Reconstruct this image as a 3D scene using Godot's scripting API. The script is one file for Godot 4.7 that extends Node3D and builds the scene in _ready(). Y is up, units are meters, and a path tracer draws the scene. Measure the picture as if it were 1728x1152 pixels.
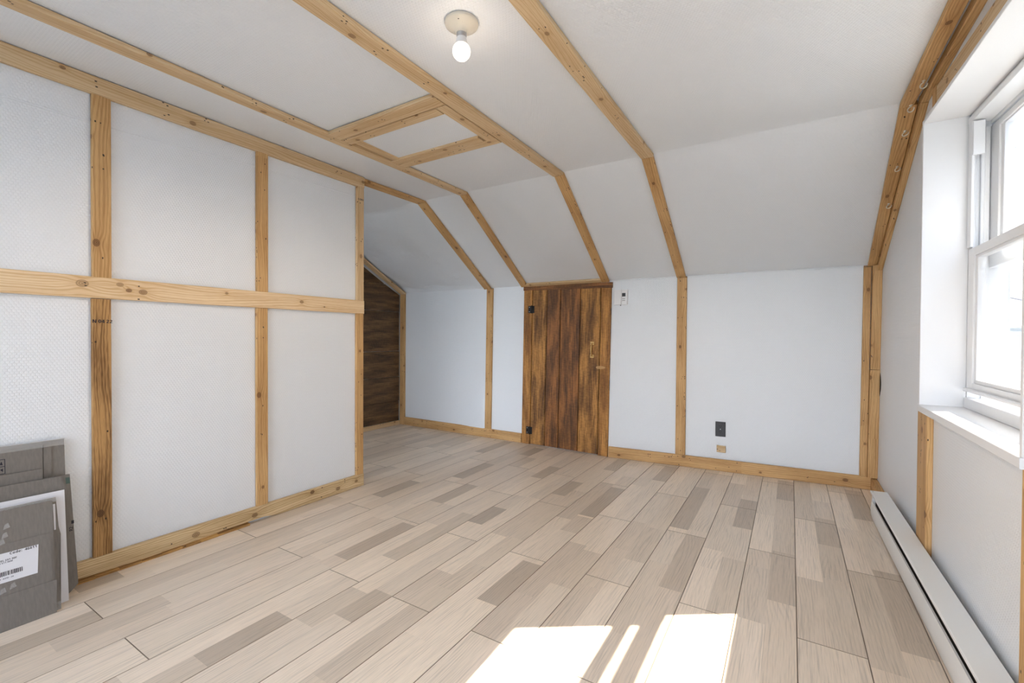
extends Node3D

# ---- room dimensions (metres) ------------------------------------------------
const D := 3.7095      # knee wall
const S := 2.6283      # where the flat ceiling turns into the slope
const HC := 2.0493     # flat ceiling
const HK := 1.4781     # top of the knee wall
const PX := -2.44      # film of the partition
const GX := 0.49       # film of the gable wall
const EX := -3.775     # plank wall of the alcove
const ZP := -2.044     # free end of the partition
const RK := 1.70       # rear knee wall
const RS := 1.69       # rear end of the ceiling boards

var rng := RandomNumberGenerator.new()
var taken := {}
var warping := false
var sagging := false
var noise := FastNoiseLite.new()
var M := {}


func _ready() -> void:
	rng.seed = 7
	noise.seed = 11
	noise.frequency = 1.0
	noise.noise_type = FastNoiseLite.TYPE_SIMPLEX
	noise.fractal_type = FastNoiseLite.FRACTAL_NONE
	# ---- camera, sky, sun, exposure ----
	var cam := Camera3D.new()
	cam.name = "camera"
	cam.position = Vector3(0, 1, 0)
	cam.rotation_order = EULER_ORDER_YXZ
	cam.rotation_degrees = Vector3(-0.6401, 31.6849, 0.3437)
	cam.fov = 74.1399
	cam.near = 0.02
	cam.far = 3000.0
	add_child(cam)
	cam.current = true
	var env := Environment.new()
	env.tonemap_mode = Environment.TONE_MAPPER_LINEAR
	env.tonemap_exposure = 1.88
	env.background_mode = Environment.BG_SKY
	env.sdfgi_enabled = true
	env.ssao_enabled = true
	env.ssil_enabled = true
	var sm := ProceduralSkyMaterial.new()
	sm.sky_top_color = Color(0.572, 0.648, 0.747)
	sm.sky_horizon_color = Color(0.920, 0.943, 0.973)
	sm.ground_bottom_color = Color(0.5, 0.5, 0.5)
	sm.ground_horizon_color = Color(0.80, 0.82, 0.84)
	sm.sky_energy_multiplier = 2.3
	sm.sky_curve = 0.25
	sm.ground_energy_multiplier = 1.2
	var sky := Sky.new()
	sky.sky_material = sm
	env.sky = sky
	var we := WorldEnvironment.new()
	we.name = "world_environment"
	we.environment = env
	add_child(we)
	var sun := DirectionalLight3D.new()
	sun.name = "sun"
	sun.light_color = Color(1.0, 0.95, 0.87)
	sun.light_energy = 9.0
	sun.light_angular_distance = 0.5
	sun.shadow_enabled = true
	sun.sky_mode = DirectionalLight3D.SKY_MODE_LIGHT_ONLY
	add_child(sun)
	sun.look_at_from_position(Vector3(6, 8.32, -4.12), Vector3(0, 1.0, 0), Vector3.UP)

	make_materials()
	shell()
	floor_planks()
	ribs()
	partition_frame()
	far_wall()
	door()
	windows()
	gable_frame()
	fittings()
	heater()
	cartons()
	outside()


# ---- bookkeeping -------------------------------------------------------------
func numbered(n: String) -> String:
	if not taken.has(n):
		taken[n] = 0
		return n
	taken[n] += 1
	return "%s_%03d" % [n, taken[n]]


func tag(o: Node, label: String, category: String, group := "", kind := "") -> Node:
	o.set_meta("label", label)
	o.set_meta("category", category)
	if group:
		o.set_meta("group", group)
	if kind:
		o.set_meta("kind", kind)
	return o


func base(called: String, at: Vector3) -> Node3D:
	var o := Node3D.new()
	o.name = numbered(called)
	o.position = at
	add_child(o)
	return o


func origin_of(o: Node) -> Vector3:
	var p := Vector3.ZERO
	while o != self and o is Node3D:
		p += (o as Node3D).position
		o = o.get_parent()
	return p


# mesh under construction: vertices in world coordinates
class Mb:
	var v := PackedVector3Array()
	var n := PackedVector3Array()
	var t := PackedVector2Array()
	var c := PackedColorArray()
	var col := Color.WHITE

	func tri(a: Vector3, b: Vector3, d: Vector3, na: Vector3, nb: Vector3, nd: Vector3, ta := Vector2.ZERO, tb := Vector2.ZERO, td := Vector2.ZERO) -> void:
		if (d - a).cross(b - a).dot(na + nb + nd) < 0.0:
			var k := b
			b = d
			d = k
			k = nb
			nb = nd
			nd = k
			var q := tb
			tb = td
			td = q
		v.append_array([a, b, d])
		n.append_array([na, nb, nd])
		t.append_array([ta, tb, td])
		c.append_array([col, col, col])

	# flat quad; out = roughly the outward direction
	func quad(p0: Vector3, p1: Vector3, p2: Vector3, p3: Vector3, out: Vector3, t0 := Vector2.ZERO, t1 := Vector2.ZERO, t2 := Vector2.ZERO, t3 := Vector2.ZERO) -> void:
		var nn := (p2 - p0).cross(p3 - p1)
		if nn.length() < 1e-12:
			return
		nn = nn.normalized()
		if nn.dot(out) < 0.0:
			nn = -nn
		tri(p0, p1, p2, nn, nn, nn, t0, t1, t2)
		tri(p0, p2, p3, nn, nn, nn, t0, t2, t3)

	func poly(pts: PackedVector3Array, out: Vector3) -> void:
		for i in range(1, pts.size() - 1):
			tri(pts[0], pts[i], pts[i + 1], out, out, out)


func bend(x: float) -> float:
	# the foot of the old knee wall wanders; how far, along the wall
	var xs := [-3.9, -2.14, -1.28, -0.30, 0.6]
	var zs := [0.0, 0.035, 0.07, -0.036, -0.095]
	if x <= xs[0]:
		return zs[0]
	for i in 4:
		if x <= xs[i + 1]:
			return lerpf(zs[i], zs[i + 1], (x - xs[i]) / (xs[i + 1] - xs[i]))
	return zs[4]


func warped(p: Vector3) -> Vector3:
	p.z += bend(p.x) * clampf(1.0 - p.y / HK, 0.0, 1.0)
	return p


func sagged(p: Vector3) -> Vector3:
	# the head of the window has sunk towards the near end
	p.y -= 0.052 * (p.z + 2.435) * clampf((p.y - 1.36) / 0.508, 0.0, 1.1)
	return p


func put(called: String, mb: Mb, mat: Material, parent: Node = null) -> MeshInstance3D:
	var pv := mb.v
	if warping:
		for i in pv.size():
			pv[i] = warped(pv[i])
	if sagging:
		for i in pv.size():
			pv[i] = sagged(pv[i])
	var o := MeshInstance3D.new()
	var at := Vector3.ZERO
	if parent == null:
		parent = self
		o.name = numbered(called)
		var lo := pv[0]
		var hi := pv[0]
		for q in pv:
			lo = lo.min(q)
			hi = hi.max(q)
		at = Vector3((lo.x + hi.x) / 2, lo.y, (lo.z + hi.z) / 2)
		o.position = at
	else:
		o.name = called
		at = origin_of(parent)
	for i in pv.size():
		pv[i] -= at
	var a := []
	a.resize(Mesh.ARRAY_MAX)
	a[Mesh.ARRAY_VERTEX] = pv
	a[Mesh.ARRAY_NORMAL] = mb.n
	a[Mesh.ARRAY_TEX_UV] = mb.t
	a[Mesh.ARRAY_COLOR] = mb.c
	var me := ArrayMesh.new()
	me.add_surface_from_arrays(Mesh.PRIMITIVE_TRIANGLES, a)
	me.surface_set_material(0, mat)
	o.mesh = me
	o.cast_shadow = GeometryInstance3D.SHADOW_CASTING_SETTING_ON
	parent.add_child(o, true)
	return o


# a board from a to b (centre line of its back face), w wide along wd, t thick along nd
# ka / kb: slant of the two ends per metre of thickness; sa / sb: per metre of width
func board(mb: Mb, a: Vector3, b: Vector3, wd: Vector3, w: float, nd: Vector3, t: float, bev := 0.002, ka := 0.0, kb := 0.0, sa := 0.0, sb := 0.0, uo := -1.0, wb := -1.0) -> void:
	var l := (b - a).normalized()
	var le := (b - a).length()
	if wb < 0.0:
		wb = w
	if uo < 0.0:
		uo = rng.randf()
	bev = minf(bev, minf(w, t) * 0.3)
	var sec := [[-1, bev, 0, 0], [-1, 0, 0, bev], [-1, 0, 1, -bev], [-1, bev, 1, 0], [1, -bev, 1, 0], [1, 0, 1, -bev], [1, 0, 0, bev], [1, -bev, 0, 0]]
	var pa := PackedVector3Array()
	var pb := PackedVector3Array()
	var vv := PackedFloat32Array()
	var run := 0.0
	var last := Vector2.ZERO
	var ctr := (a + b) / 2 + nd * t / 2
	for i in 8:
		var q: Array = sec[i]
		var y: float = q[2] * t + q[3]
		var xa: float = q[0] * w / 2 + q[1]
		var xb: float = q[0] * wb / 2 + q[1]
		if i > 0:
			run += (Vector2(xa, y) - last).length()
		last = Vector2(xa, y)
		vv.append(run / 0.16 + 0.02)
		pa.append(a + wd * xa + nd * y + l * (ka * y + sa * xa))
		pb.append(b + wd * xb + nd * y + l * (kb * y + sb * xb))
	vv.append((run + w) / 0.16 + 0.02)
	var u1 := le / 2.4 + uo
	for i in 8:
		var j := (i + 1) % 8
		var mid := (pa[i] + pa[j] + pb[i] + pb[j]) / 4
		mb.quad(pa[i], pa[j], pb[j], pb[i], (mid - ctr) - l * (mid - ctr).dot(l), Vector2(uo, vv[i]), Vector2(uo, vv[i + 1]), Vector2(u1, vv[i + 1]), Vector2(u1, vv[i]))
	for e in 2:
		var pp := pa if e == 0 else pb
		var o := -l if e == 0 else l
		var cc := Vector3.ZERO
		for q in pp:
			cc += q / 8.0
		for i in 8:
			var j := (i + 1) % 8
			var d0 := pp[i] - cc
			var d1 := pp[j] - cc
			mb.tri(cc, pp[i], pp[j], o, o, o, Vector2(uo, 0.3), Vector2(uo + d0.dot(nd) * 0.5, 0.3 + d0.dot(wd) / 0.16), Vector2(uo + d1.dot(nd) * 0.5, 0.3 + d1.dot(wd) / 0.16))


func box(mb: Mb, lo: Vector3, hi: Vector3, bev := 0.0015) -> void:
	var s := hi - lo
	var c := (lo + hi) / 2
	if s.x >= s.y and s.x >= s.z:
		board(mb, Vector3(lo.x, lo.y, c.z), Vector3(hi.x, lo.y, c.z), Vector3(0, 0, 1), s.z, Vector3.UP, s.y, bev)
	elif s.y >= s.z:
		board(mb, Vector3(lo.x, lo.y, c.z), Vector3(lo.x, hi.y, c.z), Vector3(0, 0, 1), s.z, Vector3.RIGHT, s.x, bev)
	else:
		board(mb, Vector3(c.x, lo.y, lo.z), Vector3(c.x, lo.y, hi.z), Vector3.RIGHT, s.x, Vector3.UP, s.y, bev)


# polygon (points in a plane) swept along a vector
func prism(mb: Mb, pts: PackedVector3Array, along: Vector3) -> void:
	var d := along.normalized()
	var c := Vector3.ZERO
	for p in pts:
		c += p / float(pts.size())
	mb.poly(pts, -d)
	var far := PackedVector3Array()
	for p in pts:
		far.append(p + along)
	mb.poly(far, d)
	for i in pts.size():
		var j := (i + 1) % pts.size()
		mb.quad(pts[i], pts[j], far[j], far[i], (pts[i] + pts[j]) / 2 - c)


# profile of (radius, distance along axis) turned about an axis, smooth
func lathe(mb: Mb, c: Vector3, axis: Vector3, prof: Array, seg := 32) -> void:
	var e := axis.cross(Vector3(0.3, 0.1, 0.9)).normalized()
	var f := axis.cross(e)
	for i in prof.size() - 1:
		var p: Vector2 = prof[i]
		var q: Vector2 = prof[i + 1]
		if (q - p).length() < 1e-6:
			continue
		var fl := Vector2(q.y - p.y, -(q.x - p.x)).normalized()
		var n0 := fl
		var n1 := fl
		if i > 0:
			var pr: Vector2 = prof[i - 1]
			var f0 := Vector2(p.y - pr.y, -(p.x - pr.x)).normalized()
			if f0.dot(fl) > 0.6:
				n0 = (f0 + fl).normalized()
		if i < prof.size() - 2:
			var nx: Vector2 = prof[i + 2]
			var f1 := Vector2(nx.y - q.y, -(nx.x - q.x)).normalized()
			if f1.dot(fl) > 0.6:
				n1 = (f1 + fl).normalized()
		for k in seg:
			var a0 := TAU * k / seg
			var a1 := TAU * (k + 1) / seg
			var r0 := e * cos(a0) + f * sin(a0)
			var r1 := e * cos(a1) + f * sin(a1)
			var A := c + r0 * p.x + axis * p.y
			var B := c + r1 * p.x + axis * p.y
			var C := c + r1 * q.x + axis * q.y
			var E := c + r0 * q.x + axis * q.y
			var nA := r0 * n0.x + axis * n0.y
			var nB := r1 * n0.x + axis * n0.y
			var nC := r1 * n1.x + axis * n1.y
			var nE := r0 * n1.x + axis * n1.y
			mb.tri(A, B, C, nA, nB, nC)
			mb.tri(A, C, E, nA, nC, nE)


func tube(mb: Mb, pts: PackedVector3Array, r: float, seg := 8) -> void:
	var d0 := (pts[1] - pts[0]).normalized()
	var e := d0.cross(Vector3(0.21, 0.95, 0.2)).normalized()
	var rings := []
	for i in pts.size():
		var d := (pts[mini(i + 1, pts.size() - 1)] - pts[maxi(i - 1, 0)]).normalized()
		e = (e - d * e.dot(d)).normalized()
		var f := d.cross(e)
		var ring := PackedVector3Array()
		for k in seg + 1:
			ring.append(e * cos(TAU * k / seg) + f * sin(TAU * k / seg))
		rings.append(ring)
	for i in pts.size() - 1:
		for k in seg:
			var a: Vector3 = rings[i][k]
			var b: Vector3 = rings[i][k + 1]
			var g: Vector3 = rings[i + 1][k + 1]
			var h: Vector3 = rings[i + 1][k]
			mb.tri(pts[i] + a * r, pts[i] + b * r, pts[i + 1] + g * r, a, b, g)
			mb.tri(pts[i] + a * r, pts[i + 1] + g * r, pts[i + 1] + h * r, a, g, h)
	for e2 in 2:
		var i := 0 if e2 == 0 else pts.size() - 1
		var o := (pts[0] - pts[1]).normalized() if e2 == 0 else (pts[-1] - pts[-2]).normalized()
		for k in seg:
			mb.tri(pts[i], pts[i] + rings[i][k] * r, pts[i] + rings[i][k + 1] * r, o, o, o)


# a film-covered slab: wavy face p0 + u*eu + v*ev, body t thick behind it
func film_slab(mb: Mb, p0: Vector3, eu: Vector3, ev: Vector3, nrm: Vector3, t: float, step: float, dent: Callable, grow := 0.0) -> void:
	var nu := maxi(1, int(eu.length() / step))
	var nv := maxi(1, int(ev.length() / step))
	var g := []
	for j in nv + 1:
		var row := PackedVector3Array()
		for i in nu + 1:
			var u := float(i) / nu
			var w := float(j) / nv
			var p := p0 + eu * u + ev * w
			var d: float = dent.call(p)
			if i == 0 or j == 0 or i == nu or j == nv:
				d = minf(d, 0.0) * 0.0
			row.append(p + nrm * d)
		g.append(row)
	var nn := []
	for j in nv + 1:
		var row := PackedVector3Array()
		for i in nu + 1:
			var du: Vector3 = g[j][mini(i + 1, nu)] - g[j][maxi(i - 1, 0)]
			var dv: Vector3 = g[mini(j + 1, nv)][i] - g[maxi(j - 1, 0)][i]
			var q := du.cross(dv).normalized()
			row.append(q if q.dot(nrm) > 0 else -q)
		nn.append(row)
	for j in nv:
		for i in nu:
			mb.tri(g[j][i], g[j][i + 1], g[j + 1][i + 1], nn[j][i], nn[j][i + 1], nn[j + 1][i + 1])
			mb.tri(g[j][i], g[j + 1][i + 1], g[j + 1][i], nn[j][i], nn[j + 1][i + 1], nn[j + 1][i])
	var eh := ev.normalized() * grow
	var a := p0
	var b := p0 + eu
	var c := p0 + eu + ev
	var d2 := p0 + ev
	var a2 := a - nrm * t - eh
	var b2 := b - nrm * t - eh
	var c2 := c - nrm * t + eh
	var e2 := d2 - nrm * t + eh
	mb.quad(a2, b2, c2, e2, -nrm)
	mb.quad(a, b, b2, a2, -ev)
	mb.quad(d2, c, c2, e2, ev)
	mb.quad(a, d2, e2, a2, -eu)
	mb.quad(b, c, c2, b2, eu)


# ---- materials ---------------------------------------------------------------
func lin3(c: Color) -> Vector3:
	return Vector3(c.r, c.g, c.b)


func wood_image(sd: int, light: Color, dark: Color, knots: Array, nails: int, streak: float, ringy: float, blotch: float) -> ImageTexture:
	var W := 1024
	var H := 128
	var r := RandomNumberGenerator.new()
	r.seed = sd
	var n1 := FastNoiseLite.new()
	n1.seed = sd
	n1.frequency = 1.0
	n1.noise_type = FastNoiseLite.TYPE_SIMPLEX
	n1.fractal_type = FastNoiseLite.FRACTAL_NONE
	var nl := []
	for i in nails:
		var uu := r.randf() * 2.4
		nl.append(Vector2(uu, 0.025 + r.randf() * 0.075))
		if r.randf() < 0.6:
			nl.append(Vector2(uu + r.randf_range(-0.012, 0.012), 0.03 + r.randf() * 0.07))
	var by := PackedByteArray()
	by.resize(W * H * 3)
	var l := lin3(light)
	var dk := lin3(dark)
	var kc := dk * Vector3(0.55, 0.47, 0.42)
	for y in H:
		var V := y * 0.16 / H
		for x in W:
			var U := x * 2.4 / W
			var g := V + n1.get_noise_2d(U * 1.1, 3.0 + V * 4.0) * 0.014 + n1.get_noise_2d(U * 5.0, 9.0 + V * 20.0) * 0.0016
			var kd := 0.0
			var halo := 0.0
			for k in knots:
				var du: float = (U - k[0]) / 1.35
				var dv: float = V - k[1]
				if absf(du) > 0.12 or absf(dv) > 0.12:
					continue
				var d2 := du * du + dv * dv
				var kr: float = k[2]
				var q := exp(-d2 / (kr * kr * 7.0))
				g += kr * 1.5 * q * (1.0 if dv > 0 else -1.0) * (1.0 - exp(-absf(dv) / (kr * 0.6)))
				var e := sqrt(d2) / kr
				if e < 1.25:
					kd = maxf(kd, clampf((1.25 - e) / 0.25, 0.0, 1.0) * (0.62 + 0.38 * sin(e * 14.0)) * k[3])
				halo = maxf(halo, q * 0.3 * k[3])
			var ring := 0.5 + 0.5 * sin(g * TAU / 0.0105 + n1.get_noise_2d(U * 0.7, g * 40.0) * 2.0)
			ring = pow(ring, 2.2)
			var fine := n1.get_noise_2d(U * 7.0, V * 520.0) * 0.5 + n1.get_noise_2d(U * 19.0 + 50.0, V * 1100.0) * 0.5
			var bl := n1.get_noise_2d(U * 1.7 + 30.0, V * 14.0)
			var t := clampf(ring * ringy + fine * streak + bl * blotch + halo + 0.12, 0.0, 1.0)
			var c := l.lerp(dk, t).lerp(kc, kd)
			for q2 in nl:
				if absf(q2.x - U) < 0.0030 and absf(q2.y - V) < 0.0022:
					c = c.lerp(Vector3(0.13, 0.10, 0.07), 0.85)
			var o := (y * W + x) * 3
			by[o] = int(clampf(c.x, 0, 1) * 255)
			by[o + 1] = int(clampf(c.y, 0, 1) * 255)
			by[o + 2] = int(clampf(c.z, 0, 1) * 255)
	return ImageTexture.create_from_image(Image.create_from_data(W, H, false, Image.FORMAT_RGB8, by))


# weathered board: streaks, saw marks and dark stains
func barn_image(sd: int, light: Color, dark: Color, contrast: float) -> ImageTexture:
	var W := 1024
	var H := 256
	var n1 := FastNoiseLite.new()
	n1.seed = sd
	n1.frequency = 1.0
	n1.noise_type = FastNoiseLite.TYPE_SIMPLEX
	n1.fractal_type = FastNoiseLite.FRACTAL_NONE
	var by := PackedByteArray()
	by.resize(W * H * 3)
	var l := lin3(light)
	var dk := lin3(dark)
	for y in H:
		var V := y / float(H)
		for x in W:
			var U := x * 2.4 / W
			var w := n1.get_noise_2d(U * 1.1, V * 2.0)
			var st := n1.get_noise_2d(U * 1.3, V * 34.0 + w * 2.0)
			var fn := n1.get_noise_2d(U * 6.0, V * 150.0)
			var saw := n1.get_noise_2d(U * 55.0, V * 5.0 + 20.0) * 0.12
			var bl := n1.get_noise_2d(U * 1.7 + 7.0, V * 3.2) + 0.4 * n1.get_noise_2d(U * 5.0, V * 6.0 + 4.0)
			var t := clampf(0.46 + contrast * (st * 0.26 + fn * 0.2 + bl * 0.46 + saw), 0.0, 1.0)
			var c := l.lerp(dk, t)
			if n1.get_noise_2d(U * 3.0 + 90.0, V * 160.0) > 0.78:
				c *= 0.45
			var o := (y * W + x) * 3
			by[o] = int(clampf(c.x, 0, 1) * 255)
			by[o + 1] = int(clampf(c.y, 0, 1) * 255)
			by[o + 2] = int(clampf(c.z, 0, 1) * 255)
	return ImageTexture.create_from_image(Image.create_from_data(W, H, false, Image.FORMAT_RGB8, by))


# laminate print: grey streaks and cathedral grain, white = plain
func laminate_image() -> ImageTexture:
	var W := 1024
	var H := 512
	var n1 := FastNoiseLite.new()
	n1.seed = 77
	n1.frequency = 1.0
	n1.noise_type = FastNoiseLite.TYPE_SIMPLEX
	n1.fractal_type = FastNoiseLite.FRACTAL_NONE
	var by := PackedByteArray()
	by.resize(W * H * 3)
	for y in H:
		var V := y * 0.6 / H
		for x in W:
			var U := x * 2.4 / W
			var g := V + n1.get_noise_2d(U * 1.3, V * 5.0) * 0.022
			var ring := 0.5 + 0.5 * sin(g * TAU / 0.012 + n1.get_noise_2d(U * 0.9, V * 7.0) * 3.0)
			ring = pow(ring, 3.0) * clampf(0.4 + n1.get_noise_2d(U * 0.9 + 5.0, V * 9.0), 0.0, 1.0)
			var f1 := n1.get_noise_2d(U * 5.0, V * 330.0)
			var f2 := n1.get_noise_2d(U * 16.0, V * 800.0)
			var dk := clampf(n1.get_noise_2d(U * 2.2 + 40.0, V * 120.0) - 0.45, 0.0, 1.0)
			var t := 1.0 - clampf(ring * 0.06 + maxf(f1, 0.0) * 0.05 + f2 * 0.022 + dk * 0.16, 0.0, 0.6)
			var o := (y * W + x) * 3
			by[o] = int(clampf(t, 0, 1) * 255)
			by[o + 1] = int(clampf(t * 0.995 + 0.0, 0, 1) * 255)
			by[o + 2] = int(clampf(t * 0.985, 0, 1) * 255)
	return ImageTexture.create_from_image(Image.create_from_data(W, H, false, Image.FORMAT_RGB8, by))


# bubble film: rows of little domes with faint wrinkles, as a normal map (tile 0.24 m)
func bubble_image() -> ImageTexture:
	var N := 1024
	var im := Image.create(N, N, false, Image.FORMAT_L8)
	var by := PackedByteArray()
	by.resize(N * N)
	var pitch := N / 20.0
	var rowh := N / 24.0
	for y in N:
		var row := int(y / rowh)
		for x in N:
			var best := 9.0
			for k in range(-1, 2):
				var rr := row + k
				var cy := (rr + 0.5) * rowh
				var sh := 0.5 if posmod(rr, 2) == 1 else 0.0
				var cx: float = (roundf(x / pitch - 0.5 - sh) + 0.5 + sh) * pitch
				best = minf(best, Vector2(x - cx, y - cy).length() / (pitch * 0.5))
			var h := sqrt(maxf(0.0, 1.0 - best * best))
			by[y * N + x] = int(40 + 170 * h)
	im.set_data(N, N, false, Image.FORMAT_L8, by)
	im.convert(Image.FORMAT_RGBA8)
	im.bump_map_to_normal_map(6.0)
	return ImageTexture.create_from_image(im)


func std(c: Color, rough := 0.6, metal := 0.0) -> StandardMaterial3D:
	var m := StandardMaterial3D.new()
	m.albedo_color = c
	m.roughness = rough
	m.metallic = metal
	return m


func make_materials() -> void:
	var film := std(Color(0.935, 0.95, 0.968), 0.34)
	film.normal_enabled = true
	film.normal_texture = bubble_image()
	film.normal_scale = 1.0
	film.uv1_triplanar = true
	film.uv1_world_triplanar = true
	film.uv1_scale = Vector3.ONE / 0.24
	film.uv1_triplanar_sharpness = 8.0
	M.film = film
	var kn := [[0.25, 0.06, 0.008, 0.8], [0.8, 0.10, 0.006, 0.9], [1.25, 0.045, 0.009, 0.7], [1.7, 0.08, 0.006, 0.9], [2.15, 0.055, 0.007, 0.7]]
	var kn2 := [[0.12, 0.05, 0.006, 0.8], [0.62, 0.07, 0.010, 0.9], [1.05, 0.09, 0.006, 0.8], [1.5, 0.05, 0.008, 0.9], [2.0, 0.10, 0.009, 0.8]]
	var light := Color(0.87, 0.765, 0.61)
	M.pine = std(Color.WHITE, 0.62)
	M.pine.albedo_texture = wood_image(3, light, Color(0.73, 0.575, 0.385), kn, 16, 0.22, 0.42, 0.18)
	M.pine_amber = std(Color.WHITE, 0.62)
	M.pine_amber.albedo_texture = wood_image(5, Color(0.85, 0.69, 0.475), Color(0.65, 0.475, 0.275), kn2, 18, 0.25, 0.45, 0.2)
	# rail: measured from the free end of the partition
	M.pine_rail = std(Color.WHITE, 0.6)
	M.pine_rail.albedo_texture = wood_image(9, Color(0.95, 0.85, 0.70), Color(0.80, 0.64, 0.44), [[1.405, 0.078, 0.013, 0.55], [1.285, 0.085, 0.008, 0.6], [1.255, 0.063, 0.007, 1.1], [1.205, 0.060, 0.010, 0.8], [0.86, 0.085, 0.005, 0.9], [0.45, 0.07, 0.008, 0.8], [0.3, 0.05, 0.004, 0.9]], 4, 0.2, 0.5, 0.15)
	M.pine_base = std(Color.WHITE, 0.6)
	M.pine_base.albedo_texture = wood_image(13, Color(0.90, 0.80, 0.63), Color(0.69, 0.56, 0.38), [[1.0, 0.075, 0.011, 0.7], [0.72, 0.075, 0.010, 0.8], [0.38, 0.05, 0.009, 1.2], [0.2, 0.08, 0.010, 0.8], [0.06, 0.07, 0.008, 0.8]], 8, 0.24, 0.6, 0.2)
	M.pine_old = std(Color.WHITE, 0.7)
	M.pine_old.albedo_texture = wood_image(17, Color(0.74, 0.57, 0.36), Color(0.40, 0.27, 0.13), [[0.3, 0.10, 0.012, 0.8], [0.62, 0.05, 0.007, 0.9], [0.9, 0.09, 0.008, 0.9], [1.4, 0.06, 0.010, 0.8]], 8, 0.42, 0.5, 0.35)
	M.pine_rough = std(Color.WHITE, 0.8)
	M.pine_rough.albedo_texture = wood_image(19, Color(0.82, 0.64, 0.38), Color(0.42, 0.28, 0.14), kn, 6, 0.5, 0.4, 0.45)
	var barn1 := barn_image(23, Color(0.78, 0.56, 0.29), Color(0.38, 0.245, 0.11), 0.8)
	var barn2 := barn_image(29, Color(0.64, 0.415, 0.205), Color(0.32, 0.20, 0.095), 0.8)
	var barn3 := barn_image(31, Color(0.50, 0.38, 0.245), Color(0.25, 0.18, 0.115), 0.7)
	M.barn_gold = std(Color.WHITE, 0.6)
	M.barn_gold.albedo_texture = barn1
	M.barn_brown = std(Color.WHITE, 0.55)
	M.barn_brown.albedo_texture = barn2
	M.barn_frame = std(Color(1.0, 0.98, 0.94), 0.6)
	M.barn_frame.albedo_texture = barn_image(37, Color(0.80, 0.59, 0.32), Color(0.48, 0.31, 0.14), 0.7)
	M.barn_dark = std(Color.WHITE, 0.7)
	M.barn_dark.albedo_texture = barn3
	var lam := laminate_image()
	M.laminate = std(Color.WHITE, 0.42)
	M.laminate.albedo_texture = lam
	M.laminate.vertex_color_use_as_albedo = true
	M.subfloor = std(Color(0.16, 0.12, 0.09), 0.9)
	M.white = std(Color(0.91, 0.915, 0.925), 0.38)
	M.vinyl = std(Color(0.91, 0.918, 0.93), 0.32)
	M.enamel = std(Color(0.945, 0.95, 0.945), 0.35)
	M.porcelain = std(Color(0.86, 0.83, 0.77), 0.25)
	M.plastic_white = std(Color(0.94, 0.94, 0.945), 0.4)
	M.plastic_dark = std(Color(0.17, 0.17, 0.185), 0.42)
	M.black = std(Color(0.06, 0.06, 0.06), 0.6)
	M.iron = std(Color(0.16, 0.15, 0.15), 0.45, 0.6)
	M.brass = std(Color(0.85, 0.72, 0.48), 0.3, 1.0)
	M.steel = std(Color(0.75, 0.75, 0.76), 0.3, 1.0)
	M.hook = std(Color(0.90, 0.88, 0.82), 0.3, 0.5)
	M.dark_gap = std(Color(0.10, 0.07, 0.05), 0.9)
	var card := std(Color(0.52, 0.495, 0.47), 0.85)
	var nt := NoiseTexture2D.new()
	nt.width = 256
	nt.height = 256
	nt.seamless = true
	var fn := FastNoiseLite.new()
	fn.seed = 4
	fn.frequency = 0.03
	nt.noise = fn
	var gr := Gradient.new()
	gr.set_color(0, Color(0.90, 0.90, 0.90))
	gr.set_color(1, Color(1, 1, 1))
	nt.color_ramp = gr
	card.albedo_texture = nt
	card.uv1_triplanar = true
	card.uv1_world_triplanar = true
	card.uv1_scale = Vector3(2, 3, 16)
	M.card = card
	M.card_edge = std(Color(0.50, 0.475, 0.45), 0.9)
	M.card_dark = std(Color(0.33, 0.32, 0.32), 0.9)
	M.card_white = std(Color(0.90, 0.90, 0.92), 0.6)
	var tp := std(Color(0.92, 0.92, 0.93, 0.13), 0.1)
	tp.transparency = BaseMaterial3D.TRANSPARENCY_ALPHA
	M.tape = tp
	M.ink = std(Color(0.12, 0.12, 0.17), 0.7)
	M.ink_grey = std(Color(0.36, 0.36, 0.42), 0.7)
	var glass := std(Color(0.92, 0.96, 0.97, 0.05), 0.0)
	glass.transparency = BaseMaterial3D.TRANSPARENCY_ALPHA
	M.glass = glass
	var scr := std(Color(0.30, 0.31, 0.33, 0.30), 0.6)
	scr.transparency = BaseMaterial3D.TRANSPARENCY_ALPHA
	M.screen = scr
	var bulb := std(Color(1, 1, 1), 0.3)
	bulb.emission_enabled = true
	bulb.emission = Color(1.0, 0.93, 0.82)
	bulb.emission_energy_multiplier = 1.6
	M.bulb = bulb


# ---- shell -------------------------------------------------------------------
func wave(p: Vector3, a: float) -> float:
	return -a * (0.5 + 0.35 * noise.get_noise_3d(p.x * 1.7, p.y * 2.3, p.z * 1.7) + 0.15 * noise.get_noise_3d(p.x * 5.0 + 9.0, p.y * 6.0, p.z * 5.0))


func dent_knee(p: Vector3) -> float:
	var d := wave(p, 0.004)
	if p.x < -2.0 and p.y < 0.62:
		# a loose corner of film standing off along a slanting crease beside the alcove post
		var q := Vector2(p.x + 2.96, p.y - 0.06)
		var s := q.dot(Vector2(0.795, -0.607))
		if s > 0.0 and p.x < -2.578:
			d += minf(s * 0.16, 0.022) * smoothstep(0.6, 0.5, p.y) * smoothstep(0.0, 0.08, p.y)
	return d


func dent_slope(p: Vector3) -> float:
	var d := wave(p, 0.005)
	if p.x < -2.55:
		var k := smoothstep(-2.55, -2.75, p.x)
		d -= k * 0.035 * (0.5 + 0.5 * noise.get_noise_3d(p.x * 2.1 + 4.0, p.y * 2.4, p.z * 2.1))
		d -= k * 0.010 * absf(noise.get_noise_3d(p.x * 4.5, p.y * 5.0, p.z * 4.5))
	# sag where the sheet turns into the flat ceiling
	return d


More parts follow.
